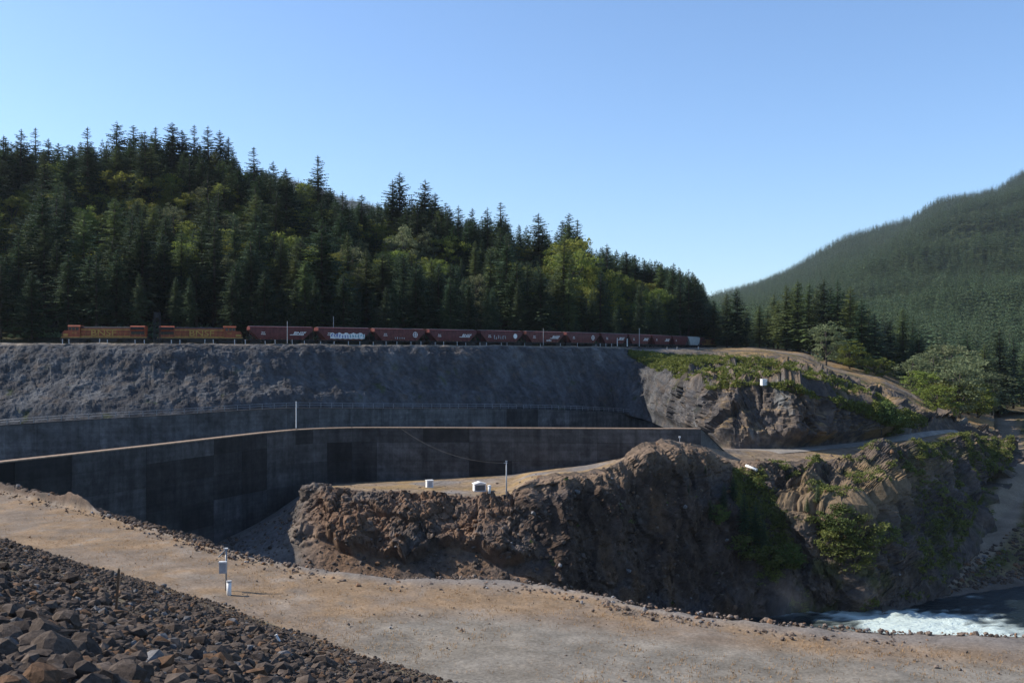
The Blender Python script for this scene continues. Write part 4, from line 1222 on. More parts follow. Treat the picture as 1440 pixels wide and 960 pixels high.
# talus stones on the cliff and at the shore
P, v, cols = SHEETS['cliff']; cl_o = bpy.data.objects['cliff']; lst = []
nv, nu = P.shape[:2]
for k in range(4200):
    i, j = rgb.integers(10, nv - 12), rgb.integers(nu)
    if cols[j] > 1010 and rgb.random() < .6: continue
    if v[i] > 3.2 and rgb.random() < .85: continue
    lst.append((*P[i, j], min(rgb.gamma(1.6, .16) + .08, .9)))
stone_stuff('talus_stones', lst, cl_o, M['boulder'], BS, 1.3)
P, v, cols = SHEETS['valley_floor']; nv, nu = P.shape[:2]; lst = []
for k in range(1500):
    i, j = rgb.integers(4, 26), rgb.integers(10, 90); lst.append((*P[i, j], min(rgb.gamma(2, .18) + .1, 1.2)))
stone_stuff('shore_stones', lst, bpy.data.objects['valley_floor'], M['boulder'], BS)


# ------------------------------------------------------------------ trees
def conifer_geo(seed, H=36.0, Rm=4.6, zb=.12, whorls=46, nbr=7, nseg=6, sparse=0.0):
    rg = np.random.default_rng(seed); vs, fs = [], []
    for w in range(whorls):
        t = w / (whorls - 1); z = H * (zb + (1 - zb) * (t ** .92)) * .985
        rad = Rm * (1 - t) ** .72 * (.62 + .5 * min(1, t * 5 + .2)) + .22
        if t < .14: rad *= .6 + 2.6 * t
        nb_ = max(4, int(nbr * (1 - .4 * t)))
        ph = rg.uniform(0, 6.28)
        for b_ in range(nb_):
            if rg.random() < sparse + .08: continue
            a = ph + 6.283 * b_ / nb_ + rg.uniform(-.35, .35); L_ = rad * rg.uniform(.6, 1.2)
            droop = rg.uniform(.22, .5) * (1 - t * .75); lift = .35 * t
            ca, sa = math.cos(a), math.sin(a); z0 = z + rg.uniform(-.3, .3)
            pts = []
            for k in range(nseg + 1):
                u = k / nseg; r_ = L_ * u
                pts.append(np.array([ca * r_, sa * r_, z0 + L_ * (lift * u - droop * u * u * 1.1 + .10 * u ** 3) + rg.uniform(-.06, .06)]))
            for k in range(nseg):
                u = (k + .5) / nseg; wd = (.26 * L_ * (1 - u) ** .7 + .28) * rg.uniform(.7, 1.25)
                for sgn in (-1, 1):
                    side = np.array([-sa * sgn, ca * sgn, 0]) * wd + np.array([ca, sa, 0]) * wd * rg.uniform(.3, .8) + np.array([0, 0, -wd * rg.uniform(.15, .7)])
                    i = len(vs); vs += [pts[k], pts[k + 1], pts[k] + side]; fs.append((i, i + 1, i + 2))
                if rg.random() < .5:      # hanging twig
                    i = len(vs); dwn = np.array([rg.uniform(-.1, .1), rg.uniform(-.1, .1), -wd * rg.uniform(.4, .9)])
                    vs += [pts[k], pts[k + 1], .5 * (pts[k] + pts[k + 1]) + dwn]; fs.append((i, i + 1, i + 2))
    i = len(vs); vs += [np.array([.12, 0, H * .95]), np.array([-.1, .1, H * .95]), np.array([0, 0, H * 1.01])]; fs.append((i, i + 1, i + 2))
    return np.array(vs), np.array(fs)


def trunk_mesh(H, r, seed, limbs=None):
    mb = MB(); rr = random.Random(seed)
    mb.tube([(0, 0, -1.0), (0, 0, H * .3), (rr.uniform(-.2, .2), rr.uniform(-.2, .2), H * .65), (0, 0, H * .97)], [r, r * .82, r * .5, .05], 7)
    for l in (limbs or []): mb.tube(*l, 5)
    return mb.mesh('trunk', M['bark'], True)


def leaf_geo(seed, H, Rx, zc, Rz, nclump, nleaf, lsz, clr):
    rg = np.random.default_rng(seed); vs, fs, limbs = [], [], []
    cl = []
    while len(cl) < nclump:
        d = rg.normal(size=3); d /= np.linalg.norm(d); rr = rg.uniform(.45, 1.0) ** .6
        w = 1 + .28 * math.sin(3 * math.atan2(d[1], d[0]) + seed) + .2 * math.sin(5 * d[2] + seed)
        cl.append(np.array([d[0] * Rx * rr * w, d[1] * Rx * rr * w, zc + d[2] * Rz * rr]))
    for c in cl:
        rc = clr * rg.uniform(.6, 1.25); n = int(nleaf * rg.uniform(.6, 1.3))
        dd = rg.normal(size=(n, 3)); dd /= np.linalg.norm(dd, axis=1)[:, None]
        pos = c + dd * (rc * rg.random((n, 1)) ** .45) * np.array([1.15, 1.15, .7])
        for p in pos:
            a = rg.normal(size=3); a /= np.linalg.norm(a); b_ = np.cross(a, rg.normal(size=3)); b_ /= np.linalg.norm(b_) + 1e-6
            s_ = lsz * rg.uniform(.6, 1.3); i = len(vs)
            vs += [p - a * s_, p + b_ * s_ * .55, p + a * s_, p - b_ * s_ * .55]; fs.append((i, i + 1, i + 2, i + 3))
    for c in cl[:9]:
        z0 = max(H * .18, min(c[2] * .55, H * .5)); limbs.append(([(0, 0, z0), tuple(np.array([0, 0, z0]) * .45 + c * .55 + [0, 0, .4]), tuple(c)], [H * .009, H * .006, .03]))
    return np.array(vs), np.array(fs), limbs


CON = []
specs = [(36, 6.2, .14, 44, 8, 6, .05), (36, 7.0, .08, 44, 8, 6, .0), (36, 5.2, .22, 40, 7, 6, .12), (36, 6.4, .26, 38, 8, 6, .1), (36, 7.8, .06, 44, 9, 6, .03), (36, 4.8, .18, 44, 7, 6, .08), (36, 6.2, .4, 32, 8, 6, .12)]
for k, a in enumerate(specs):
    v, f = conifer_geo(500 + k, *a)
    CON.append((mesh_np('crown', v, f, M['conifer']), trunk_mesh(36, .42, k)))
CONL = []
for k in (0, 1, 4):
    v, f = conifer_geo(540 + k, *specs[k]); CONL.append((mesh_np('crown', v, f, M['conifer_sunlit']), trunk_mesh(36, .42, k)))
v, f = conifer_geo(560, 36, 6.6, .0, 34, 9, 6, 0); YOUNG = (mesh_np('crown', v, f, M['conifer']), trunk_mesh(36, .5, 3))
MAP, ALD, SHR = [], [], []
for k in range(4):
    H = 22; v, f, lm = leaf_geo(600 + k, H, 5.2 + .5 * k, 13.5, 8.0, 85, 46, .34, 1.5); MAP.append((mesh_np('crown', v, f, M['maple']), trunk_mesh(H * .8, .3, k, lm)))
for k in range(3):
    H = 22; v, f, lm = leaf_geo(620 + k, H, 4.6, 12.5, 9.0, 80, 40, .30, 1.35); ALD.append((mesh_np('crown', v, f, M['alder']), trunk_mesh(H * .8, .25, k, lm)))
for k in range(4):
    H = 6; v, f, lm = leaf_geo(640 + k, H, 2.4, 3.0, 2.7, 40, 44, .20, .85); SHR.append((mesh_np('crown', v, f, M['shrub']), trunk_mesh(H * .7, .09, k, lm)))


def tree(name, pair, loc, sc, rz, label, cat='tree', group=None, lean=.0, sxy=1.0):
    t = thing(name, label, cat, loc, rz, group); t.scale = (sc * sxy, sc * sxy, sc); t.rotation_euler[0] = lean
    link('trunk', pair[1], t); link('crown', pair[0], t)
    return t


def stuff_trees(name, pts, meshes, label, cat):
    """many trees of a wood as one object: points + geometry nodes; pts rows are x, y, z, scale, rot, index"""
    a = np.array(pts, dtype=np.float32); me = bpy.data.meshes.new(name)
    me.vertices.add(len(a)); me.vertices.foreach_set('co', a[:, :3].ravel())
    for nm, c in (('scl', 3), ('rot', 4)):
        at = me.attributes.new(nm, 'FLOAT', 'POINT'); at.data.foreach_set('value', np.ascontiguousarray(a[:, c]))
    at = me.attributes.new('idx', 'INT', 'POINT'); at.data.foreach_set('value', a[:, 5].astype(np.int32))
    o = link(name, me); tag(o, label, cat, None, 'stuff')
    ng = bpy.data.node_groups.new(name, 'GeometryNodeTree')
    ng.interface.new_socket('Geometry', in_out='INPUT', socket_type='NodeSocketGeometry'); ng.interface.new_socket('Geometry', in_out='OUTPUT', socket_type='NodeSocketGeometry')
    gi = ng.nodes.new('NodeGroupInput'); go = ng.nodes.new('NodeGroupOutput'); io = ng.nodes.new('GeometryNodeInstanceOnPoints')
    gi_ = ng.nodes.new('GeometryNodeGeometryToInstance')
    for m_ in reversed(meshes):
        oi = ng.nodes.new('GeometryNodeObjectInfo'); oi.inputs['Object'].default_value = m_; oi.transform_space = 'ORIGINAL'
        ng.links.new(oi.outputs['Geometry'], gi_.inputs[0])
    ng.links.new(gi.outputs[0], io.inputs['Points']); ng.links.new(gi_.outputs[0], io.inputs['Instance'])
    io.inputs['Pick Instance'].default_value = True
    def att(nm, ty):
        x = ng.nodes.new('GeometryNodeInputNamedAttribute'); x.data_type = ty; x.inputs[0].default_value = nm; return x.outputs[0]
    ng.links.new(att('idx', 'INT'), io.inputs['Instance Index'])
    cx = ng.nodes.new('ShaderNodeCombineXYZ'); ng.links.new(att('rot', 'FLOAT'), cx.inputs[2]); ng.links.new(cx.outputs[0], io.inputs['Rotation'])
    ng.links.new(att('scl', 'FLOAT'), io.inputs['Scale'])
    ng.links.new(io.outputs[0], go.inputs[0])
    md = o.modifiers.new('trees', 'NODES'); md.node_group = ng
    return o


# ---- the wood on the hill behind the train
PH, vH, cH = SHEETS['hillside']


def hill_scan(px):
    j = np.interp(px, cH, np.arange(len(cH))); j0 = int(min(j, len(cH) - 2)); u = j - j0
    return PH[:, j0] * (1 - u) + PH[:, j0 + 1] * u


def hill_for_top(px, ytop, h, vmin=.25, vmax=2.3):
    """place on the hill where a tree of height h has its top at (px, ytop)"""
    c = hill_scan(px); k = (vH >= vmin) & (vH <= vmax); c = c[k]
    ty = HOR - (c[:, 2] + h) / c[:, 1] * F
    i = np.argmin(np.abs(ty - ytop)); return c[i], ty[i]


def rz(): return random.uniform(0, 6.28)


def zone(px):
    nm = ['left of the train', 'above the leading locomotive', 'above the second locomotive'] + ['above the %s hopper' % n for n in ordn[:9]] + ['above the far end of the train']
    k = int(np.searchsorted([82, 216, 345, 441, 520, 597, 669, 733, 790, 839, 878, 911], px)); return nm[k]


def band(vv): return 'at the foot of the wood' if vv < .4 else 'low in the wood' if vv < .9 else 'half way up the wood' if vv < 1.4 else 'high in the wood'


placed = []
sk = [(5, 190), (30, 181), (50, 179), (68, 194), (97, 202), (123, 178), (165, 169), (188, 175), (203, 183), (219, 178), (242, 171), (256, 182), (273, 175), (292, 176), (309, 182), (321, 192), (357, 206), (384, 226), (402, 236), (447, 218), (482, 268),
      (509, 273), (552, 252), (562, 241), (598, 252), (612, 270), (627, 284), (645, 288), (664, 292), (685, 291), (704, 283), (757, 299), (800, 298), (812, 308), (853, 342), (947, 369), (968, 377), (978, 388)]
for i, (x, y) in enumerate(sk):
    h = random.uniform(32, 42) if x < 900 else 32
    c, ty = hill_for_top(x, y, h, 1.2 if x < 900 else .3)
    h *= 1 + (ty - y) / max(20, h / c[1] * F)
    tree('fir_tree', CON[[0, 2, 5, 1, 0, 5, 2][i % 7]] if x != 562 else CON[1], c, h / 36, rz(), 'tall dark fir whose tip stands on the skyline ' + zone(x), 'fir', 'firs on the skyline', sxy=random.uniform(1.4, 1.9))
    placed.append((c[0], c[1], 3.2))
spec = [(395, 332, 26, 'L', 'pale green young fir lit by the sun low in the wood above the first hopper', 1), (489, 322, 30, 'L', 'slender sunlit fir with a bare lower trunk above the graffiti hopper', 0), (515, 346, 25, 'L', 'short sunlit fir among dark ones above the graffiti hopper', 0),
        (668, 336, 27, 'L', 'pale green fir lit on its left above the fourth hopper', 1), (655, 312, 30, 'C', 'dark fir just behind the sunlit one above the fourth hopper', 1), (255, 318, 28, 'L', 'broad pale fir low in the wood above the second locomotive', 2),
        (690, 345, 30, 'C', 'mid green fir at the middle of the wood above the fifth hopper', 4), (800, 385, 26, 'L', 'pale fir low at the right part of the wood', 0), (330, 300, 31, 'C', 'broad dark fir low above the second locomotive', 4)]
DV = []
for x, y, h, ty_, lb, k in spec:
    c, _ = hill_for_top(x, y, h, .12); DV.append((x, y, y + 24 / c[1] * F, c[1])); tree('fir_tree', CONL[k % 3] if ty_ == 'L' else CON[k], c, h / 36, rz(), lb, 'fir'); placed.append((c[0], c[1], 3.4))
dec = [(85, 216, 24, 'M', 'large yellow green maple rising below the skyline firs at the far left'), (110, 250, 22, 'M', 'yellow green maple right of the large one at the far left'), (150, 236, 22, 'M', 'leafy yellow green maple below the tallest firs'), (180, 240, 21, 'M', 'rounded maple second right of the tallest fir'),
       (215, 246, 22, 'M', 'leafy maple in the bright belt above the second locomotive'), (245, 250, 21, 'M', 'bright maple at the right of the sunny belt'), (268, 272, 20, 'M', 'small maple below the right end of the sunny belt'), (140, 300, 18, 'M', 'low yellowish maple lit in the dark wood above the leading locomotive'), (40, 265, 20, 'M', 'maple low at the far left edge'), (8, 310, 18, 'M', 'olive maple cut by the left edge of the picture'),
       (428, 232, 30, 'M', 'tall leafy tree reaching the skyline beside the dark fir'), (412, 290, 22, 'M', 'maple below the tall leafy tree'), (434, 292, 20, 'M', 'yellow green maple right below the tall leafy tree'), (515, 300, 20, 'M', 'yellow green maple in the skyline dip'), (545, 296, 21, 'M', 'brightest yellow green maple in the skyline dip'), (530, 316, 20, 'M', 'maple in front of the brightest ones in the dip'),
       (568, 314, 27, 'A', 'pale silvery alder in the centre of the wood'), (598, 322, 25, 'A', 'pale silvery alder right of the larger one'), (628, 330, 24, 'M', 'yellow green tree right of the two silvery alders'), (340, 292, 20, 'M', 'small leafy tree among firs above the second locomotive'),
       (748, 322, 22, 'M', 'leafy tree left of the two dark skyline firs'), (775, 340, 22, 'M', 'leafy tree below the two dark skyline firs'), (733, 330, 20, 'M', 'leafy tree on the falling skyline'), (845, 346, 22, 'M', 'leafy tree at the start of the falling right skyline'), (870, 348, 22, 'M', 'second leafy tree on the falling right skyline'), (890, 356, 22, 'M', 'third leafy tree on the falling right skyline'), (912, 362, 22, 'M', 'fourth leafy tree on the falling right skyline'), (928, 374, 20, 'M', 'last leafy tree on the falling right skyline'), (880, 392, 20, 'M', 'leafy tree below the falling right skyline'), (820, 372, 20, 'M', 'leafy tree right below the gap in the skyline')]
for x, y, h, ty_, lb in dec:
    c, _ = hill_for_top(x, y, h, .2); lib = MAP if ty_ == 'M' else ALD
    tree('maple_tree' if ty_ == 'M' else 'alder_tree', random.choice(lib), c, h / 21.5, rz(), lb, 'tree'); placed.append((c[0], c[1], 4.5)); DV.append((x, y, y + 19 / c[1] * F, c[1]))
# fill
PHf = PH; nv, nu = PH.shape[:2]; cand = []
area = np.linalg.norm(np.cross(PH[1:, :-1] - PH[:-1, :-1], PH[:-1, 1:] - PH[:-1, :-1]), axis=2); area[vH[:-1] > 2.9] = 0
pa = (area / area.sum()).ravel(); grid = {}
def too_close(x, y, r):
    gx_, gy_ = int(x // 6), int(y // 6)
    for a in (-1, 0, 1):
        for b_ in (-1, 0, 1):
            for (u, w, q_) in grid.get((gx_ + a, gy_ + b_), ()):
                if (u - x) ** 2 + (w - y) ** 2 < ((r + q_) * .5) ** 2: return True
    return False
def put(x, y, r): grid.setdefault((int(x // 6), int(y // 6)), []).append((x, y, r))
for a in placed: put(*a)
rg = np.random.default_rng(77)
idx = rg.choice(len(pa), 16000, p=pa)
for q_ in idx:
    i, j = divmod(int(q_), nu - 1); u, w = rg.random(2)
    p = PH[i, j] * (1 - u) * (1 - w) + PH[i, j + 1] * u * (1 - w) + PH[i + 1, j] * (1 - u) * w + PH[i + 1, j + 1] * u * w
    vv = vH[i] + w * (vH[i + 1] - vH[i])
    if vv < .06: continue
    sp = 4.6 if vv > 1.5 else 6.2
    if too_close(p[0], p[1], sp): continue
    px = 720 + p[0] / p[1] * F; h = rg.uniform(24, 36) * (.72 if vv < .3 else 1.0) if px < 790 else rg.uniform(33, 42)
    is_dec = px < 925 and rg.random() < (.34 if .5 < vv < 1.8 else 0)
    if is_dec: h = rg.uniform(16, 23) if px < 790 else rg.uniform(26, 33)
    lim = skyline(px) + (rg.uniform(5, 22) if px < 790 else rg.uniform(0, 12)); top = HOR - (p[2] + h) / p[1] * F
    if top < lim: h = (HOR - lim) / F * p[1] - p[2]
    for (dx_, dyt, dyb, dY) in DV:
        if abs(px - dx_) < 17 and p[1] < dY + 2: h = min(h, (HOR - (dyt + .62 * (dyb - dyt))) / F * p[1] - p[2])
    if h < 9: continue
    put(p[0], p[1], sp); cand.append((px, p, h, is_dec, vv))
front = sorted([c for c in cand if -30 < c[0] < 1010 and c[4] < 2.15], key=lambda c: -c[2] / c[1][1])
nC = nD = 0; rest = []
for c in front:
    px, p, h, is_dec, vv = c
    if is_dec and nD < 130:
        nD += 1; tree('maple_tree', MAP[nD % 4] if nD % 5 else ALD[nD % 3], p, h / 20, rz(), 'leafy green tree ' + band(vv) + ' ' + zone(px), 'tree', 'leafy trees in the wood'); continue
    if not is_dec and nC < 245:
        nC += 1; k = nC % 7
        tree('fir_tree', CON[k] if rg.random() > .12 else CONL[k % 3], p, h / 36, rz(), 'dark green fir ' + band(vv) + ' ' + zone(px), 'fir', 'firs in the wood behind the train', sxy=rg.uniform(1.3, 1.85) if h > 24 else rg.uniform(1.4, 1.9)); continue
    rest.append(c)
rest += [c for c in cand if not (-30 < c[0] < 1010 and c[4] < 2.15)]
crown_objs = []
for pr in CON[:6]:
    crown_objs.append(next(o for o in bpy.data.objects if o.data == pr[0]))
print('wood', len(front), nC, nD, len(rest))
stuff_trees('wood', [(*c[1], c[2] / 36, rg.uniform(0, 6.28), rg.integers(6)) for c in rest], crown_objs, 'further firs of the dense dark wood on the hill', 'wood')

# ---- mountain wood: thousands of firs as one mass
far_lib = []
farm = []
for k in range(3):
    v, f = conifer_geo(700 + k, 30, 6.2, .02, 11, 7, 1, 0); farm.append((mesh_np('crown', v, f, M['conifer_far']), CON[0][1]))
# ---- trees right of the wood, near the grassy slope
def gpt(px, py, Y): return W(px, py, Y)
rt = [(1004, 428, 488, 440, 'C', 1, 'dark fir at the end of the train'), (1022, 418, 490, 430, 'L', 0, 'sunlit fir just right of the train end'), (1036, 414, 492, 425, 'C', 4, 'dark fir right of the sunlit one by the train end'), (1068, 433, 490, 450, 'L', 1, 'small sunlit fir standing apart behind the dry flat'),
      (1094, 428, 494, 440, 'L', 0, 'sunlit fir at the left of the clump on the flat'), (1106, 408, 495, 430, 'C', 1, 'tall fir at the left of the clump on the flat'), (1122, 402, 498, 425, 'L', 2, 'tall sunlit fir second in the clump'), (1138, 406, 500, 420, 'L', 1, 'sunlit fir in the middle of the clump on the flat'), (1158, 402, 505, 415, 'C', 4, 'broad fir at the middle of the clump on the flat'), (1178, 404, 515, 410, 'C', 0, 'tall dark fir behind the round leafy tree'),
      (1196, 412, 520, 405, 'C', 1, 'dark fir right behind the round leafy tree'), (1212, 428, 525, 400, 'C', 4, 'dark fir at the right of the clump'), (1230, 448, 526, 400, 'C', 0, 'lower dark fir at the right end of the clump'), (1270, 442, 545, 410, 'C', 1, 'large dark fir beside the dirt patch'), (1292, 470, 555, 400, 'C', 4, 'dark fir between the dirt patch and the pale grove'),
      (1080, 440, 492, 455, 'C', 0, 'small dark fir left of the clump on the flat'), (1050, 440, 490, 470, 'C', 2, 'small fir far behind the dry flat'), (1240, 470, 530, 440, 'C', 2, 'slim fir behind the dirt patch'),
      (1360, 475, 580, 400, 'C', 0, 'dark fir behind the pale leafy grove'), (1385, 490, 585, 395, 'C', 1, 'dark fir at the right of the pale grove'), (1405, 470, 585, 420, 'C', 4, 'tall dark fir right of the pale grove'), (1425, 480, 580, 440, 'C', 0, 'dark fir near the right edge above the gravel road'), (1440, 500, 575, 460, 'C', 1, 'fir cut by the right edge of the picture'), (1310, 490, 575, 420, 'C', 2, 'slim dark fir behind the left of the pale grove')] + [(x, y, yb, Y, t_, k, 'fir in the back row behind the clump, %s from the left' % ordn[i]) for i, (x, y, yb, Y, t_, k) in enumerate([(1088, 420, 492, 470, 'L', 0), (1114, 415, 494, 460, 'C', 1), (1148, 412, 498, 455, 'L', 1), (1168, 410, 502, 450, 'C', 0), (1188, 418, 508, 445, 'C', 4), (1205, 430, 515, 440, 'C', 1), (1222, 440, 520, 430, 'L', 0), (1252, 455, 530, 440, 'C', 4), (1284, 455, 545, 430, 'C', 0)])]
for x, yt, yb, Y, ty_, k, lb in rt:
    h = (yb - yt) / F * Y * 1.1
    tree('fir_tree', CONL[k % 3] if ty_ == 'L' or k in (1, 2) else CON[k], gpt(x, yb, Y), h / 36, rz(), lb, 'fir', None, 0, 1.45 if h > 28 else 1.65)  # sunlit look of these firs comes from the brighter needle colour
rd_ = [(1162, 452, 522, 380, 'A', 'round sunlit leafy tree in front of the fir clump'), (1335, 478, 580, 385, 'A', 'pale green leafy tree in the grove above the road bend'), (1312, 492, 570, 375, 'A', 'left leafy tree of the pale grove'), (1362, 495, 590, 370, 'A', 'right leafy tree of the pale grove'), (1300, 520, 585, 360, 'M', 'low leafy tree at the foot of the pale grove'), (1340, 530, 600, 355, 'M', 'low dark leafy tree above the road bend'), (1375, 535, 600, 365, 'M', 'dark leafy tree right above the road bend'), (1395, 520, 590, 385, 'A', 'leafy tree between the grove and the gravel road'), (1282, 500, 572, 372, 'A', 'leafy tree at the far left of the pale grove'), (1350, 505, 600, 350, 'A', 'large leafy tree in front of the pale grove'), (1318, 540, 604, 340, 'M', 'small leafy tree nearest the road bend'), (1232, 500, 548, 380, 'M', 'leafy tree under the dark firs beside the dirt patch'), (1195, 478, 528, 388, 'M', 'leafy tree right of the round sunlit one')]
for i, (x, yt, yb, Y, ty_, lb) in enumerate(rd_):
    h = (yb - yt) / F * Y; tree('leafy_tree', (MAP if ty_ == 'M' else ALD)[i % 3], gpt(x, yb, Y), h / 21.5, rz(), lb, 'tree', None, 0, 1.6)
# ---- young trees and bushes on the gorge slope
def slope_tree(px, py, yb, pair, Hm, lb, name, cat='tree', sxy=1.0, sh='cliff', group=None):
    g = ground_at(px, yb, sh); h = (yb - py) / F * g.y; return tree(name, pair, g - Vector((0, 0, .2)), h / Hm, rz(), lb, cat, group, 0, sxy)
for x, yt, yb, lb in [(1031, 665, 700, 'upper young fir on the gorge slope below the white pipe'), (1018, 674, 714, 'young sunlit fir left of the upper one on the gorge slope'), (1046, 690, 748, 'young fir in the middle of the dark green gully'), (1000, 700, 730, 'lowest left young fir at the cliff edge'), (1060, 700, 760, 'young fir at the right of the dark green gully'), (1144, 675, 702, 'tiny slim fir on the dry ledge'), (1132, 695, 718, 'smaller slim fir left on the dry ledge'), (992, 652, 664, 'tiny sunlit sapling at the top of the cliff'), (970, 678, 692, 'tiny sapling on the shaded cliff face'), (1075, 725, 775, 'dark young fir low in the gully')]:
    slope_tree(x, yt, yb, YOUNG, 36, lb, 'young_fir', 'fir', 1.25)
for i, (x, yt, yb, lb) in enumerate([(1180, 702, 760, 'large rounded bush at the left of the gorge thicket'), (1215, 720, 780, 'large bush in the middle of the gorge thicket'), (1240, 725, 770, 'bush at the right of the gorge thicket'), (1165, 740, 785, 'bright green bush low in the gorge thicket'), (1200, 745, 800, 'lower bush of the gorge thicket'), (1100, 715, 745, 'grey green bush on the dry slope'), (1085, 760, 800, 'dark bush low in the green gully'), (1045, 745, 790, 'dark bush in the green gully'), (1115, 760, 800, 'dark bush right of the green gully'), (1010, 705, 735, 'round bush at the cliff edge'), (1064, 668, 690, 'small bush below the white pipe'), (1240, 560, 605, 'grey green bush on the rocky slope left of the bend'), (1255, 585, 620, 'bright bush by the road bend')]):
    slope_tree(x, yt, yb, SHR[i % 4], 5.9, lb, 'bush', 'bush', 1.2, 'embankment' if yb < 640 and x > 1200 else 'cliff')
# ---- low scrub cover as stuff
def scrub(name, pts, mat, label, nleaf=26, lsz=.2):
    rg = np.random.default_rng(len(pts)); P_ = np.array([p[:3] for p in pts]); R_ = np.array([p[3] for p in pts]); n = len(P_)
    d = rg.normal(size=(n, nleaf, 3)); d /= np.linalg.norm(d, axis=2)[:, :, None]; d[:, :, 2] = np.abs(d[:, :, 2]) * .8
    p = P_[:, None] + d * R_[:, None, None] * rg.random((n, nleaf, 1)) ** .5; p = p.reshape(-1, 3)
    a = rg.normal(size=p.shape); a /= np.linalg.norm(a, axis=1)[:, None]; b_ = np.cross(a, rg.normal(size=p.shape)); b_ /= np.linalg.norm(b_, axis=1)[:, None]
    s_ = lsz * rg.uniform(.6, 1.4, (len(p), 1)) * np.repeat(np.clip(R_, .6, 1.6), nleaf)[:, None]
    v = np.stack([p - a * s_, p + b_ * s_ * .6, p + a * s_, p - b_ * s_ * .6], 1).reshape(-1, 3)
    o = link(name, mesh_np(name, v, np.arange(len(v)).reshape(-1, 4), mat)); tag(o, label, 'scrub', None, 'stuff'); return o
def patches(sh, n, test, rmin, rmax, seed, size=7.0):
    P, v, cols = SHEETS[sh]; nv, nu = P.shape[:2]; rg = np.random.default_rng(seed)
    i = rg.integers(0, nv, n); j = rg.integers(0, nu, n); p = P[i, j]; px, py = pix(p); k = fbm(p, size, 4, .6, seed)
    nz = normals(P)[i, j, 2]
    m = test(px, py, k, v[i], nz); return [(*a, rg.uniform(rmin, rmax)) for a in p[m]]
def inside(px, py, up, lo):
    return (py > np.interp(px, *zip(*up))) & (py < np.interp(px, *zip(*lo)))
pts = patches('embankment', 130000, lambda px, py, k, v, nz: (px > 885) & (px < 1300) & (k > -.22) & inside(px, py, [(885, 494), (950, 500), (1060, 503), (1130, 515), (1200, 540), (1300, 590)], [(885, 500), (940, 530), (1000, 548), (1070, 542), (1130, 556), (1200, 580), (1250, 600), (1300, 603)]), .45, 1.5, 201)
scrub('scrub_cover', pts[:13000], M['broom'], 'yellow green scrub covering the grassy slope below the train end', 22, .22)
pts = patches('cliff', 60000, lambda px, py, k, v, nz: (px > 1030) & (px < 1425) & (v > .9) & (v < 3.05) & ((k > .24) | ((px > 1290) & (k > -.05)) | ((np.abs(px - 1062 - (py - 700) * .35) < 28) & (py > 660) & (py < 800) & (k > -.3))), .35, 1.25, 202)
scrub('scrub_cover', pts[:9000], M['shrub'], 'green scrub on the steep gorge slope below the access road')
pts = patches('valley_floor', 9000, lambda px, py, k, v, nz: (k > -.05) & (v > 1.2) & (np.abs(px - valley_road_x(py)) > np.interp(py, [580, 700, 800], [16, 24, 34])), .5, 1.6, 203)
scrub('scrub_cover', pts[:2500], M['shrub'], 'green scrub beside the gravel road at the right edge')
pts = patches('cliff', 30000, lambda px, py, k, v, nz: (px > 740) & (px < 1010) & (v > 1.0) & (v < 2.9) & (k > .42), .15, .6, 204, 5.0)
scrub('scrub_cover', pts[:350], M['shrub'], 'sparse green tufts on the shaded brown cliff')
pts = patches('hillside', 6000, lambda px, py, k, v, nz: (v < .35) & (v > .03) & (px > -60) & (px < 1000), .8, 2.2, 205)
scrub('undergrowth', pts[:1500], M['conifer_far'], 'dark undergrowth at the foot of the wood behind the train', 40, .3)
# dry grass tufts on the bench
lst = []
rg = np.random.default_rng(9)
gv = []
for k in range(5200):
    px = rg.uniform(-40, 1450); pyf = np.interp(px, [a for a, _ in far_px], [b_ for _, b_ in far_px]); py = pyf + rg.random() ** 1.3 * 130 + 2; Y = lvl(py); x = (px - 720) / F * Y
    i = np.argmin((n2[:, 0] - x) ** 2 + (n2[:, 1] - Y) ** 2)
    dd = (np.array([x, Y]) - n2[i]) @ NRM
    if dd > 0 and rg.random() < .6: continue
    z = BZ + .42 * max(dd, 0)
    for q_ in range(4):
        a = rg.uniform(0, 6.28); h = rg.uniform(.06, .2); ox, oy = rg.normal(size=2) * .08; w = .018
        gv += [(x + ox - w * math.sin(a), Y + oy + w * math.cos(a), z - .02), (x + ox + w * math.sin(a), Y + oy - w * math.cos(a), z - .02), (x + ox + .08 * math.cos(a), Y + oy + .08 * math.sin(a), z + h)]
o = link('dry_grass', mesh_np('dry_grass', np.array(gv), np.arange(len(gv)).reshape(-1, 3), M['grass'])); tag(o, 'sparse dry grass tufts over the gravel bench', 'grass', None, 'stuff')

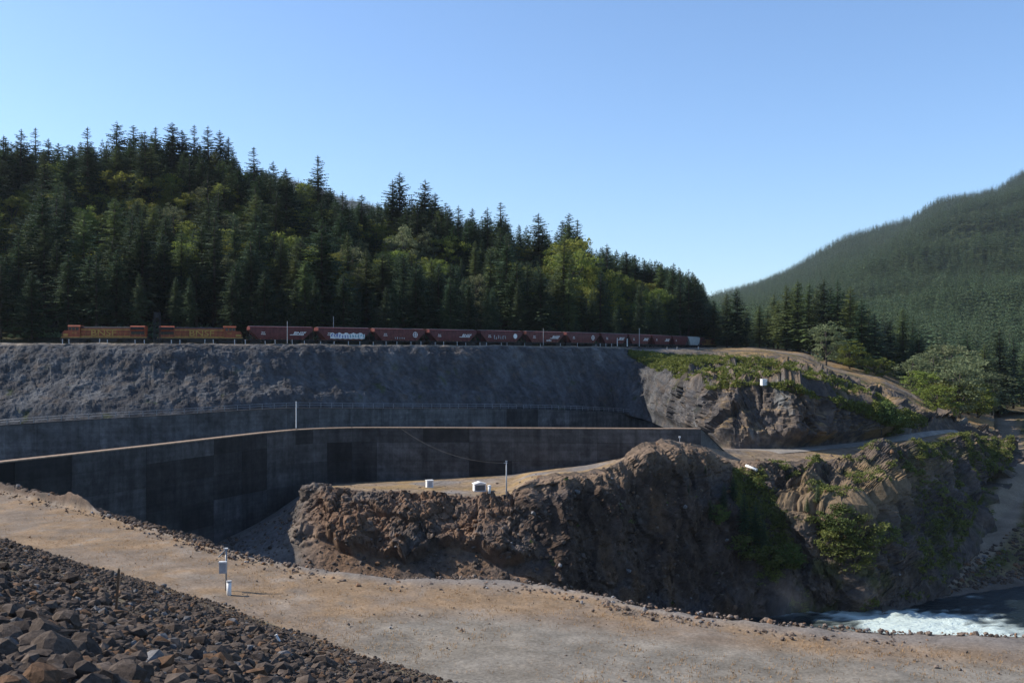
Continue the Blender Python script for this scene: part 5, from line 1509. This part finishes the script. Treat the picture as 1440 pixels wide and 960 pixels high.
# mountain wood, instancing three light crowns that stand as real trees at its foot
far_objs = []
for k, (x, yb, Y) in enumerate([(1420, 540, 640), (1455, 545, 640), (1470, 548, 630)]):
    t = tree('fir_tree', farm[k], gpt(x, yb, Y), .95, rz(), ['fir at the foot of the mountain near the right edge', 'fir at the foot of the mountain just outside the right edge', 'second fir at the mountain foot just outside the right edge'][k], 'fir')
    far_objs.append(t.children[1] if t.children[1].name.startswith('crown') else t.children[0])
def mountain_pts(sh, n, seed, smin, smax, vmin, vmax, pxmin, pxmax):
    P, v, cols = SHEETS[sh]; rg = np.random.default_rng(seed)
    ar = np.linalg.norm(np.cross(P[1:, :-1] - P[:-1, :-1], P[:-1, 1:] - P[:-1, :-1]), axis=2) / (P[:-1, :-1, 1] ** 1.0)
    ar[(v[:-1] < vmin) | (v[:-1] > vmax)] = 0; ar[:, (cols[:-1] < pxmin) | (cols[:-1] > pxmax)] = 0
    pr = (ar / ar.sum()).ravel(); q = rg.choice(len(pr), n, p=pr); i, j = np.divmod(q, P.shape[1] - 1); u, w = rg.random((2, n, 1))
    p = P[i, j] * (1 - u) * (1 - w) + P[i, j + 1] * u * (1 - w) + P[i + 1, j] * (1 - u) * w + P[i + 1, j + 1] * u * w
    sc_ = rg.uniform(smin, smax, n) * np.clip(1.0 + .1 * np.sin(p[:, 0] / 60) , .8, 1.2)
    return np.column_stack([p, sc_, rg.uniform(0, 6.28, n), rg.integers(0, 3, n)])
mp = mountain_pts('mountain', 60000, 301, .6, 1.15, 0, 4.4, 880, 1750)
mp[:, 3] *= np.interp(mp[:, 1], [900, 2500, 4000], [1.0, 1.15, 1.35])
stuff_trees('mountain_wood', mp, far_objs, 'dense fir wood covering the big mountain at the right', 'wood')
mp = np.concatenate([mountain_pts('meadow', 700, 302, .6, 1.05, .9, 2, 900, 1700), mountain_pts('meadow', 260, 304, .8, 1.2, .35, 2, 1260, 1700), mountain_pts('mountain', 5000, 305, .8, 1.25, 0, 1.2, 1100, 1700)])
stuff_trees('valley_wood', mp, far_objs, 'fir wood on the valley floor below the mountain', 'wood')
mp = mountain_pts('distant_hill', 9000, 303, .9, 1.4, .5, 1.4, 300, 640)
stuff_trees('distant_wood', mp, far_objs, 'far wood on the blue hill seen between tree tops', 'wood')

# mist rising from the churning water at the foot of the cliff
import bmesh as _b
bm = _b.new(); _b.ops.create_icosphere(bm, subdivisions=3, radius=1.0); me = bpy.data.meshes.new('mist'); bm.to_mesh(me); bm.free()
mi = link('mist', me, None, W(1108, 856, 203)); mi.scale = (5.5, 2.5, 7.5); tag(mi, 'faint white mist over the churning water below the cliff', 'mist', None, 'stuff')
mm = bpy.data.materials.new('mist_spray'); mm.use_nodes = True; nt = mm.node_tree; nt.nodes.clear(); me.materials.append(mm)
ho = nt.nodes.new('ShaderNodeOutputMaterial'); pv = nt.nodes.new('ShaderNodeVolumePrincipled'); pv.inputs['Color'].default_value = (.95, .97, 1, 1)
tc = nt.nodes.new('ShaderNodeTexCoord'); ln = nt.nodes.new('ShaderNodeVectorMath'); ln.operation = 'LENGTH'; nt.links.new(tc.outputs['Object'], ln.inputs[0])
fo = N(nt, 'ShaderNodeMapRange'); fo.inputs['From Min'].default_value = 1.0; fo.inputs['From Max'].default_value = .1; fo.inputs['To Max'].default_value = .07; nt.links.new(ln.outputs['Value'], fo.inputs[0])
nn = noise(nt, 2.0, 3, .6, tc.outputs['Object']); ml = N(nt, 'ShaderNodeMath', operation='MULTIPLY'); nt.links.new(fo.outputs[0], ml.inputs[0]); nt.links.new(nn, ml.inputs[1])
nt.links.new(ml.outputs[0], pv.inputs['Density']); nt.links.new(pv.outputs[0], ho.inputs['Volume'])

# ------------------------------------------------------------------ haze in the valley air
hz = MB().box(-3200, 5200, -400, 9000, -63.5, 1100).build('haze', bpy.data.materials.new('haze_air')); tag(hz, 'pale thin haze filling the valley air', 'haze', None, 'stuff')
hm = hz.data.materials[0]; hm.use_nodes = True; nt = hm.node_tree; nt.nodes.clear()
ho = nt.nodes.new('ShaderNodeOutputMaterial'); pv = nt.nodes.new('ShaderNodeVolumePrincipled')
pv.inputs['Color'].default_value = (.78, .88, 1.0, 1); pv.inputs['Density'].default_value = .00003; pv.inputs['Anisotropy'].default_value = .3
nt.links.new(pv.outputs[0], ho.inputs['Volume'])
